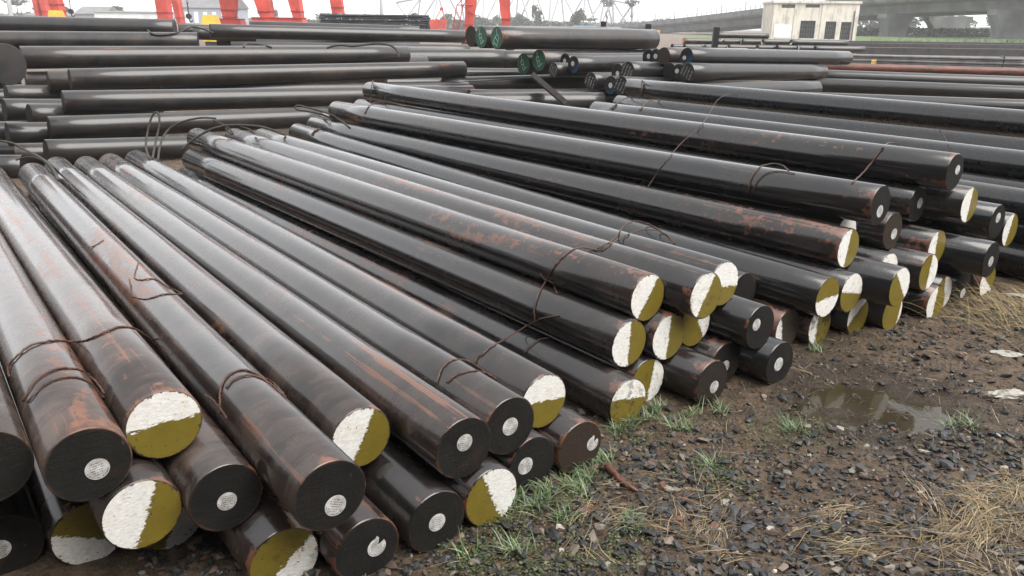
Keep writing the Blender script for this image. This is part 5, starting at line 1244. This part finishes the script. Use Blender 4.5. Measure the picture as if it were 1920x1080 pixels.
for k, (x, lb) in enumerate([(8.0, 'dark sleeper under the far small bars, left'), (13.6, 'dark sleeper under the far small bars, right')]):
    tag(MB().box(-.15, .15, -.9, 1.2, 0, .56).build('sleeper', M['black'], loc=(x, 36.2, 0)), lb, 'sleeper', 'sleepers under the far bars')

# ---------------------------------------------------------------- plaster building
bl = empty('plaster_building', (30.2, 84, 0), 'small weathered cream building with barred windows in front of the bridge', 'building', None, -.10)
W0, W1, HB = -4.15, 4.2, 4.2
def wall_with_holes(x0, x1, z0, z1, holes, y0, y1):
    xs = sorted({x0, x1, *[h[0] for h in holes], *[h[1] for h in holes]}); zs = sorted({z0, z1, *[h[2] for h in holes], *[h[3] for h in holes]})
    m = MB()
    for a, b in zip(xs[:-1], xs[1:]):
        for c, d in zip(zs[:-1], zs[1:]):
            mx, mz = (a+b)/2, (c+d)/2
            if any(h[0] < mx < h[1] and h[2] < mz < h[3] for h in holes): continue
            m.box(a, b, y0, y1, c, d)
    return m
holes = [(-1.35, .12, .85, 2.55), (1.1, 2.15, .8, 2.5), (2.62, 3.62, .75, 2.46), (-3.4, -2.1, 3.75, 4.08), (-1.05, .32, 3.8, 4.1)]
wall_with_holes(W0, W1, 0, HB, holes, 0, .28).build('wall', M['plaster'], bl)
MB().box(W0, W0+.28, .283, 5.5, 0, HB).build('side_wall', M['plaster'], bl)
MB().box(W1-.28, W1, .283, 5.5, 0, HB).build('side_wall', M['plaster'], bl)
MB().box(W0-.12, W1+.12, -.15, 5.7, HB+.003, HB+.22).build('roof', M['plaster'], bl)
MB().box(W0+.29, W1-.29, 2.2, 2.4, .02, HB-.01).build('inner_wall', M['window'], bl)
for (a, b, c, d) in holes[:3]:
    w = MB().box(a, b, .2, .22, c, d).build('window', M['window'], bl)
    g = MB()
    for k in range(1, 6): g.box(a+(b-a)*k/6-.02, a+(b-a)*k/6+.02, .08, .11, c, d)
    for k in range(1, 4): g.box(a, b, .112, .13, c+(d-c)*k/4-.02, c+(d-c)*k/4+.02)
    g.build('window_bars', M['grille'], w)
    MB().box(a-.06, b+.06, -.06, .1, c-.10, c-.002).build('sill', M['plaster'], w)
for (a, b, c, d) in holes[3:]:
    MB().box(a, b, .06, .09, c+.10, c+.18).box(a, b, .16, .2, c, d).build('vent', M['grille'], bl)
for x in (-1.9, .75, 4.02):
    MB().box(x-.17, x+.17, -.06, -.002, 0, HB-.35 if x > 4 else HB).build('pilaster', M['plaster'], bl)
MB().box(-3.9, -2.2, -.05, -.003, .9, 2.15).build('panel', M['white'], bl)
MB().tube([(3.78, -.09, 0), (3.78, -.09, 3.3), (3.78, .02, 3.5)], .06, 7).build('drainpipe', M['grille'], bl)

# ---------------------------------------------------------------- viaduct
DECK = [(21.13, 330, 0.9), (31.11, 270, 2.23), (41.23, 230, 3.65), (49.94, 200, 5.13), (54.9, 175, 6.16), (61.46, 150, 7.28), (66.76, 132, 7.71), (72.52, 118, 7.79), (79.99, 105, 7.86), (93.66, 95, 8.08), (140, 84, 8.4)]
def resample(pts, n):
    P = [Vector(p) for p in pts]; out = []
    for i in range(len(P)-1):
        a, b, c, d = P[max(i-1, 0)], P[i], P[i+1], P[min(i+2, len(P)-1)]
        for k in range(n):
            t = k/n; out.append(.5*((2*b)+(c-a)*t+(2*a-5*b+4*c-d)*t*t+(3*b-a-3*c+d)*t**3))
    out.append(P[-1]); return out
deck_pts = resample(DECK, 4)
def sweep(pts, prof):
    """profile (outward offset away from the yard, height) swept along the line"""
    m = MB(); n = len(prof); base = len(m.v)
    for i, p in enumerate(pts):
        t = (pts[min(i+1, len(pts)-1)]-pts[max(i-1, 0)]); t.z = 0; t.normalize()
        o = Vector((-t.y, t.x, 0))
        if o.y < 0: o = -o
        for a, h in prof: m.v.append(tuple(p+o*a+Vector((0, 0, h))))
    for i in range(len(pts)-1):
        for k in range(n):
            k2 = (k+1) % n; m.f.append((i*n+k, i*n+k2, (i+1)*n+k2, (i+1)*n+k))
    m.f.append(tuple(range(n))); m.f.append(tuple(reversed([(len(pts)-1)*n+k for k in range(n)])))
    return m
via = empty('viaduct', (0, 0, 0), 'long grey concrete road bridge rising to the right', 'bridge')
sweep(deck_pts, [(0, 0), (0, -1.1), (.25, -1.45), (2.4, -1.75), (2.9, -3.1), (7.6, -3.1), (8.1, -1.75), (10.2, -1.45), (10.5, -1.1), (10.5, 0), (10.1, 0), (10.1, -.75), (.4, -.75), (.4, 0)]).build('deck', M['concrete'], via)
sweep([p+Vector((9.0, 12.0, -.3)) for p in deck_pts[8:]], [(0, 0), (0, -1.1), (2.4, -1.7), (2.9, -3.0), (7.6, -3.0), (8.1, -1.7), (10.5, -1.1), (10.5, 0)]).build('deck', M['concrete'], via)
rail = MB()
for p, q in zip(deck_pts[:-1], deck_pts[1:]): rail.tube([p+Vector((.15, .15, .45)), q+Vector((.15, .15, .45))], .05, 5)
rail.build('railing', M['galv'], via)
acc = 0; post_me = MB().box(-.09, .09, -.09, .09, 0, 1.5).mesh('post'); post_me.materials.append(M['galv']); post_big = MB().box(-.16, .16, -.16, .16, 0, 2.0).mesh('post'); post_big.materials.append(M['galv'])
k = 0
for p, q in zip(deck_pts[:-1], deck_pts[1:]):
    d = (q-p).length
    while acc < d:
        pos = p+(q-p)*(acc/d)+Vector((.12, .12, -.02))
        if pos.x < 100: link('post', post_big if k % 5 == 0 else post_me, None, via, loc=pos)
        acc += 2.4; k += 1
    acc -= d
def pier(x, y, ztop, wt, wb, dep, rz):
    prof = []                       # flared hammerhead outline
    for t in np.linspace(0, 1, 9): prof.append((wb/2+(wt/2-wb/2)*t**2.6, ztop*(.12+.72*t)))
    m = MB(); pts = [(wb/2, 0)]+prof+[(wt/2, ztop)]
    pts = pts+[(-a, b) for a, b in reversed(pts)]
    n = len(pts); m.v = [(a, -dep/2, b) for a, b in pts]+[(a, dep/2, b) for a, b in pts]
    m.f = [tuple(range(n)), tuple(reversed(range(n, 2*n)))]+[((k+1) % n, k, n+k, n+(k+1) % n) for k in range(n)]
    o = m.build('pier', M['concrete'], via, loc=(x, y, 0)); o.rotation_euler = (0, 0, rz); return o
pier(73.6, 123.5, 4.72, 6.6, 4.4, 2.4, .0)
pier(66.0, 145.0, 4.35, 5.4, 3.6, 2.4, .25)
pier(84.5, 163.0, 4.3, 8.6, 5.6, 2.4, .0)
pier(58.6, 176.0, 3.2, 5.0, 3.4, 2.4, .3)
pier(96.5, 104.5, 4.9, 6.6, 4.4, 2.4, -.3)
pier(104.0, 134.0, 4.5, 8.0, 5.0, 2.4, .0)

# ---------------------------------------------------------------- green bank, hedge, far trees
nb = 90
bx = np.linspace(30, 210, nb); byy = np.linspace(104, 160, 26)
BX, BY = np.meshgrid(bx, byy)
edge = np.clip((BX-31)/9, 0, 1)*np.clip((BY-104)/8, 0, 1)
BZ = -.05+edge*(.62+.38*fbm(BX*.16, BY*.16)+.10*fbm(BX*1.1, BY*1.1)) - .02
ii = np.arange(nb*26).reshape(26, nb)
bf = np.stack([ii[:-1,:-1], ii[:-1,1:], ii[1:,1:], ii[1:,:-1]], -1).reshape(-1, 4)
GB = NT('green_bank'); gn = GB.noise(GB.objco(), .5, 6, .65); GB.set(Base_Color=GB.mix(GB.sstep(gn, .35, .68), (.07, .15, .03), (.10, .11, .04)), Roughness=.9); GB.bump(GB.noise(GB.objco(), 3, 5), 1, .3)
tag(link('green_bank', mesh('green_bank', np.stack([BX.ravel(), BY.ravel(), BZ.ravel()], 1), bf.tolist(), True), GB.m), 'green weedy bank below the bridge', kind='structure')
wd = Blades()
for k in range(5200):
    x, y = nr.uniform(45, 112), nr.uniform(107, 126)
    if x/y < .43 or x/y > .80: continue
    a, h = nr.uniform(0, 6.28), nr.uniform(.15, .5)
    z = .3
    wd.ribbon([(x, y, z), (x+.1*math.cos(a), y, z+h*.6), (x+.35*math.cos(a), y, z+h)], nr.uniform(.10, .25), tint((.085, .16, .05) if k % 3 else (.15, .19, .08), .3))
tag(wd.build('weeds', M['grass']), 'green weeds on the bank below the bridge', kind='stuff')

def leaf_cloud(n, rx, ry, rz_, s, lobes):
    m = MB(); cs = [(nr.normal(0, .42), nr.normal(0, .42), nr.uniform(-.5, .75), nr.uniform(.35, .6)) for _ in range(lobes)]
    for k in range(n):
        c = cs[k % lobes]; d = nr.normal(size=3); d /= np.linalg.norm(d); rr = c[3]*nr.uniform(.55, 1.0)
        p = np.array([(c[0]+d[0]*rr)*rx, (c[1]+d[1]*rr)*ry, (c[2]+d[2]*rr)*rz_])
        a, b = nr.normal(size=3), nr.normal(size=3); a /= np.linalg.norm(a); b -= a*(a@b); b /= np.linalg.norm(b)
        w = s*nr.uniform(.6, 1.4)
        m.add([p-a*w-b*w*.6, p+a*w-b*w*.6, p+a*w*.6+b*w, p-a*w*.6+b*w], [(0, 1, 2, 3)])
    return m.mesh('crown')
crowns = [leaf_cloud(520, 1, 1, .8, .10, 9) for _ in range(4)]+[leaf_cloud(260, 1, 1, .55, .09, 7) for _ in range(2)]
for c in crowns: c.materials.append(M['leaf'])
TREES = [(6.5,240,7.5,3.0,'round tree beside the parked blue truck'),(17.5,230,6.0,4.2,'round dark tree left of the bridge start'),(27.5,250,10.0,3.0,'airy tree at the foot of the bridge, left one'),(35.5,255,10.5,3.6,'airy tree at the foot of the bridge, right one'),
 (-12,260,5,4.5,'low tree left of the right crane leg'),(-22,270,5,5,'low tree in the haze behind the small red hopper'),(-34,270,5.2,5,'low tree in the haze right of the dark bundle'),(-48,265,5,5.5,'low tree in the haze behind the dark bundle'),(-60,260,5,5,'low tree left of the crane leg behind the dark bundle'),
 (-74,250,7,6,'round hazy tree behind the number 3 crane'),(-128,230,6.5,6,'dark tree right of the thick grey pole'),(-140,235,8,6,'bare hazy tree at the upper left corner'),(-116,240,6,5,'dark tree behind the left crane legs'),
 (2,280,5.4,5,'low tree behind the green-ended bars'),(-4,275,4.8,4,'low tree right of the right crane leg'),(24,265,4.6,5,'low bush left of the airy trees'),
 (96,225,5.5,6,'tree seen under the bridge left of the far pier'),(104,220,5.2,6,'tree seen under the bridge touching the far pier'),(113,222,6.2,6,'tree seen under the bridge right of the far pier'),(121,225,5.8,5.5,'tree seen under the bridge beside the near pier'),(141,240,7,8,'hazy tree under the bridge at the right edge'),(152,250,6,8,'hazy tree under the bridge beyond the right edge')]
for k, (x, y, h, w, lb) in enumerate(TREES):
    t = empty('tree', (x, y, 0), lb, 'tree', 'far trees in the haze')
    airy = 'airy' in lb or 'bare' in lb
    MB().tube([(0, 0, 0), (.1, 0, h*.35), (-.05, 0, h*.7)], [.28, .2, .1], 6).tube([(.1, 0, h*.35), (w*.3, 0, h*.62)], [.14, .05], 5).tube([(.05, 0, h*.4), (-w*.3, .2, h*.66)], [.14, .05], 5).build('trunk', M['trunk'], t)
    c = link('crown', crowns[4+k % 2] if airy else crowns[k % 4], None, t, loc=(0, 0, h*(.80 if airy else .60)))
    c.scale = (w*.62, w*.62, h*(.24 if airy else .48)); c.rotation_euler = (0, 0, k*1.3)
hd = MB()
for k in range(9000):
    s = nr.random(); x = 62+s*95; y = 152-s*8+nr.normal(0, .6); z = nr.uniform(.0, 2.0)
    a, b = nr.normal(size=3), nr.normal(size=3); a /= np.linalg.norm(a); b -= a*(a@b); b /= np.linalg.norm(b); w = nr.uniform(.15, .32); p = np.array([x, y, z])
    hd.add([p-a*w-b*w*.6, p+a*w-b*w*.6, p+a*w*.6+b*w, p-a*w*.6+b*w], [(0, 1, 2, 3)])
hd = hd.build('hedge', simple('dark_hedge', (.03, .055, .03), .85, .4, .8)); tag(hd, 'dark green hedge along the bank under the bridge', 'hedge')
# low far scrub that closes the view
sb = MB()
for k in range(15000):
    x = nr.uniform(-230, 75); y = 300+nr.uniform(-4, 4)+.05*x; h = 2.6+2.0*float(vnoise(np.array(x*.09+50), np.array(1.0)))
    z = nr.uniform(0, h); w = nr.uniform(.35, .8); p = np.array([x, y, z]); a, b = nr.normal(size=3), nr.normal(size=3); a /= np.linalg.norm(a); b -= a*(a@b); b /= np.linalg.norm(b)
    sb.add([p-a*w-b*w*.6, p+a*w-b*w*.6, p+a*w*.6+b*w, p-a*w*.6+b*w], [(0, 1, 2, 3)])
tag(sb.build('far_scrub', M['leaf']), 'far wood fading into the haze along the horizon', kind='stuff')
hv = MB(); n_ = 24
for k in range(n_):
    x = 150+270*k/(n_-1); h = 1.5+7*float(vnoise(np.array(k*.31), np.array(3.3)))*math.sin(math.pi*k/(n_-1))
    hv.v += [(x, 430, -.5), (x, 450, h), (x, 500, -.5)]
for k in range(n_-1):
    b = 3*k; hv.f += [(b, b+3, b+4, b+1), (b+1, b+4, b+5, b+2)]
tag(hv.build('hills', M['leaf'], smooth=True), 'pale hills under the bridge at the right edge', kind='structure')

# ---------------------------------------------------------------- hazy steel frame, sheds, truck
tr = empty('space_frame_roof', (0, 0, 0), 'pale steel space frame of V struts fading in the haze', 'steel structure')
TD = 330
tops_, bots_ = [], []
for k in range(15):
    x = -46+k*6.6; arch = 1-((k-7)/9.0)**2
    bots_.append(Vector((x, TD+2*math.sin(k*2.1), .0))); tops_.append(Vector((x+rng.uniform(-2.4, 2.4), TD+rng.uniform(-5, 5), 6+10*arch)))
for k in range(15):
    for j in (-1, 0, 1):
        if 0 <= k+j < 15 and rng.random() < .85: MB().tube([bots_[k], tops_[k+j]], .42, 6).build('strut', M['galv'], tr)
    if k: MB().tube([tops_[k-1], tops_[k]], .45, 6).build('chord', M['galv'], tr)
    MB().tube([tops_[k], tops_[k]+Vector((3.5, 6, 3+2*math.sin(k)))], .34, 5).build('strut', M['galv'], tr)

def shed(loc, w, d, h, ridge, label, wall, nwin=0):
    r = empty('shed', loc, label, 'building', 'far sheds')
    MB().box(-w/2, w/2, 0, d, 0, h).build('wall', wall, r)
    MB().add([(-w/2-.3, -.3, h+.004), (w/2+.3, -.3, h+.004), (w/2+.3, d+.3, h+.004), (-w/2-.3, d+.3, h+.004), (-w/2-.3, d/2, h+ridge), (w/2+.3, d/2, h+ridge)],
             [(0, 1, 5, 4), (2, 3, 4, 5), (1, 2, 5), (3, 0, 4), (3, 2, 1, 0)]).build('roof', M['roof'], r)
    for k in range(nwin):
        x0 = -w/2+w*(k+.25)/nwin; MB().box(x0, x0+w*.42/nwin, -.06, -.004, h*.38, h*.82).build('window', M['white'], r)
shed((-60.2, 160, 0), 10.5, 12, 4.4, 2.6, 'grey warehouse with white window strips behind the yellow cab', simple('shed_grey_wall', (.30, .33, .37), .8, .1, .3), 6)
shed((-79, 170, 0), 13.5, 8, 3.5, .3, 'long low white shed between the left crane legs', M['wallw'], 5)
shed((-97, 190, 0), 6.5, 9, 3.3, 1.7, 'grey gabled shed behind the low white shed, larger one', simple('shed_slate', (.22, .22, .23), .8, .1, .3), 0)
shed((-90.5, 195, 0), 6, 9, 3.0, 1.1, 'grey gabled shed behind the low white shed, smaller one', simple('shed_slate2', (.25, .25, .25), .8, .1, .3), 0)
shed((-112, 200, 0), 11, 9, 2.9, .8, 'grey shed at the far left beside the hanging chain', simple('shed_slate3', (.22, .24, .27), .8, .1, .3), 3)
t = empty('truck', (12.5, 150, 0), 'pale blue truck parked far behind the upper green-ended bar', 'truck')
MB().box(-1.9, 1.7, -1, 1, .75, 1.9).build('box_body', M['blue'], t)
MB().hexa([(1.75,-1,.6),(2.7,-1,.6),(2.7,1,.6),(1.75,1,.6)], [(1.75,-1,1.85),(2.35,-1,1.85),(2.35,1,1.85),(1.75,1,1.85)]).build('cab', M['blue'], t)
MB().box(1.95, 2.35, -1.02, -1.003, 1.25, 1.7).build('window', M['window'], t)
for x in (-1.3, 2.1): MB().tube([(x, -1.0, .42), (x, -.6, .42)], .42, 14).build('wheel', M['black'], t)

# unseen dark hall, added behind the camera so the bar flanks mirror something dark
hall = empty('added_dark_hall', (0, -6.5, 0), 'unseen dark hall added behind the camera to darken the bar flanks', 'building')
HALL = simple('added_hall_dark_sheet', (.035, .038, .04), .6, .25, .8)
cor = MB(); nn = 150
for k in range(nn):
    x0, x1 = -45+90*k/nn, -45+90*(k+1)/nn; d0 = .04*(k % 2); d1 = .04*((k+1) % 2)
    cor.add([(x0, d0, 0), (x1, d1, 0), (x1, d1, 9.0), (x0, d0, 9.0)], [(3, 2, 1, 0)])
cor.build('wall', HALL, hall)
MB().hexa([(-45.5,-20,9.01),(45.5,-20,9.01),(45.5,.5,9.01),(-45.5,.5,9.01)], [(-45.5,-20,11.2),(45.5,-20,11.2),(45.5,-9.5,11.2),(-45.5,-9.5,11.2)]).build('roof', M['roof'], hall)
for x in (-24, 0, 24): MB().box(x-3, x+3, .06, .14, .02, 5).build('door', simple('added_hall_door', (.05, .055, .06), .6, .2, 1), hall)
MB().box(-45, 45, .05, .3, 0, .45).build('plinth', M['concrete'], hall)

# ---------------------------------------------------------------- haze
HZ = bpy.data.materials.new('haze_air'); HZ.use_nodes = True
ht = HZ.node_tree; ht.nodes.remove(ht.nodes['Principled BSDF'])
pv_ = ht.nodes.new('ShaderNodeVolumePrincipled'); pv_.inputs['Color'].default_value = (.96, .97, 1.0, 1); pv_.inputs['Density'].default_value = .0008; pv_.inputs['Anisotropy'].default_value = .2
ht.links.new(pv_.outputs[0], ht.nodes['Material Output'].inputs['Volume'])
hz = MB().box(-430, 430, -70, 630, -1.6, 32).build('haze', HZ)
tag(hz, 'pale haze over the yard', kind='stuff')
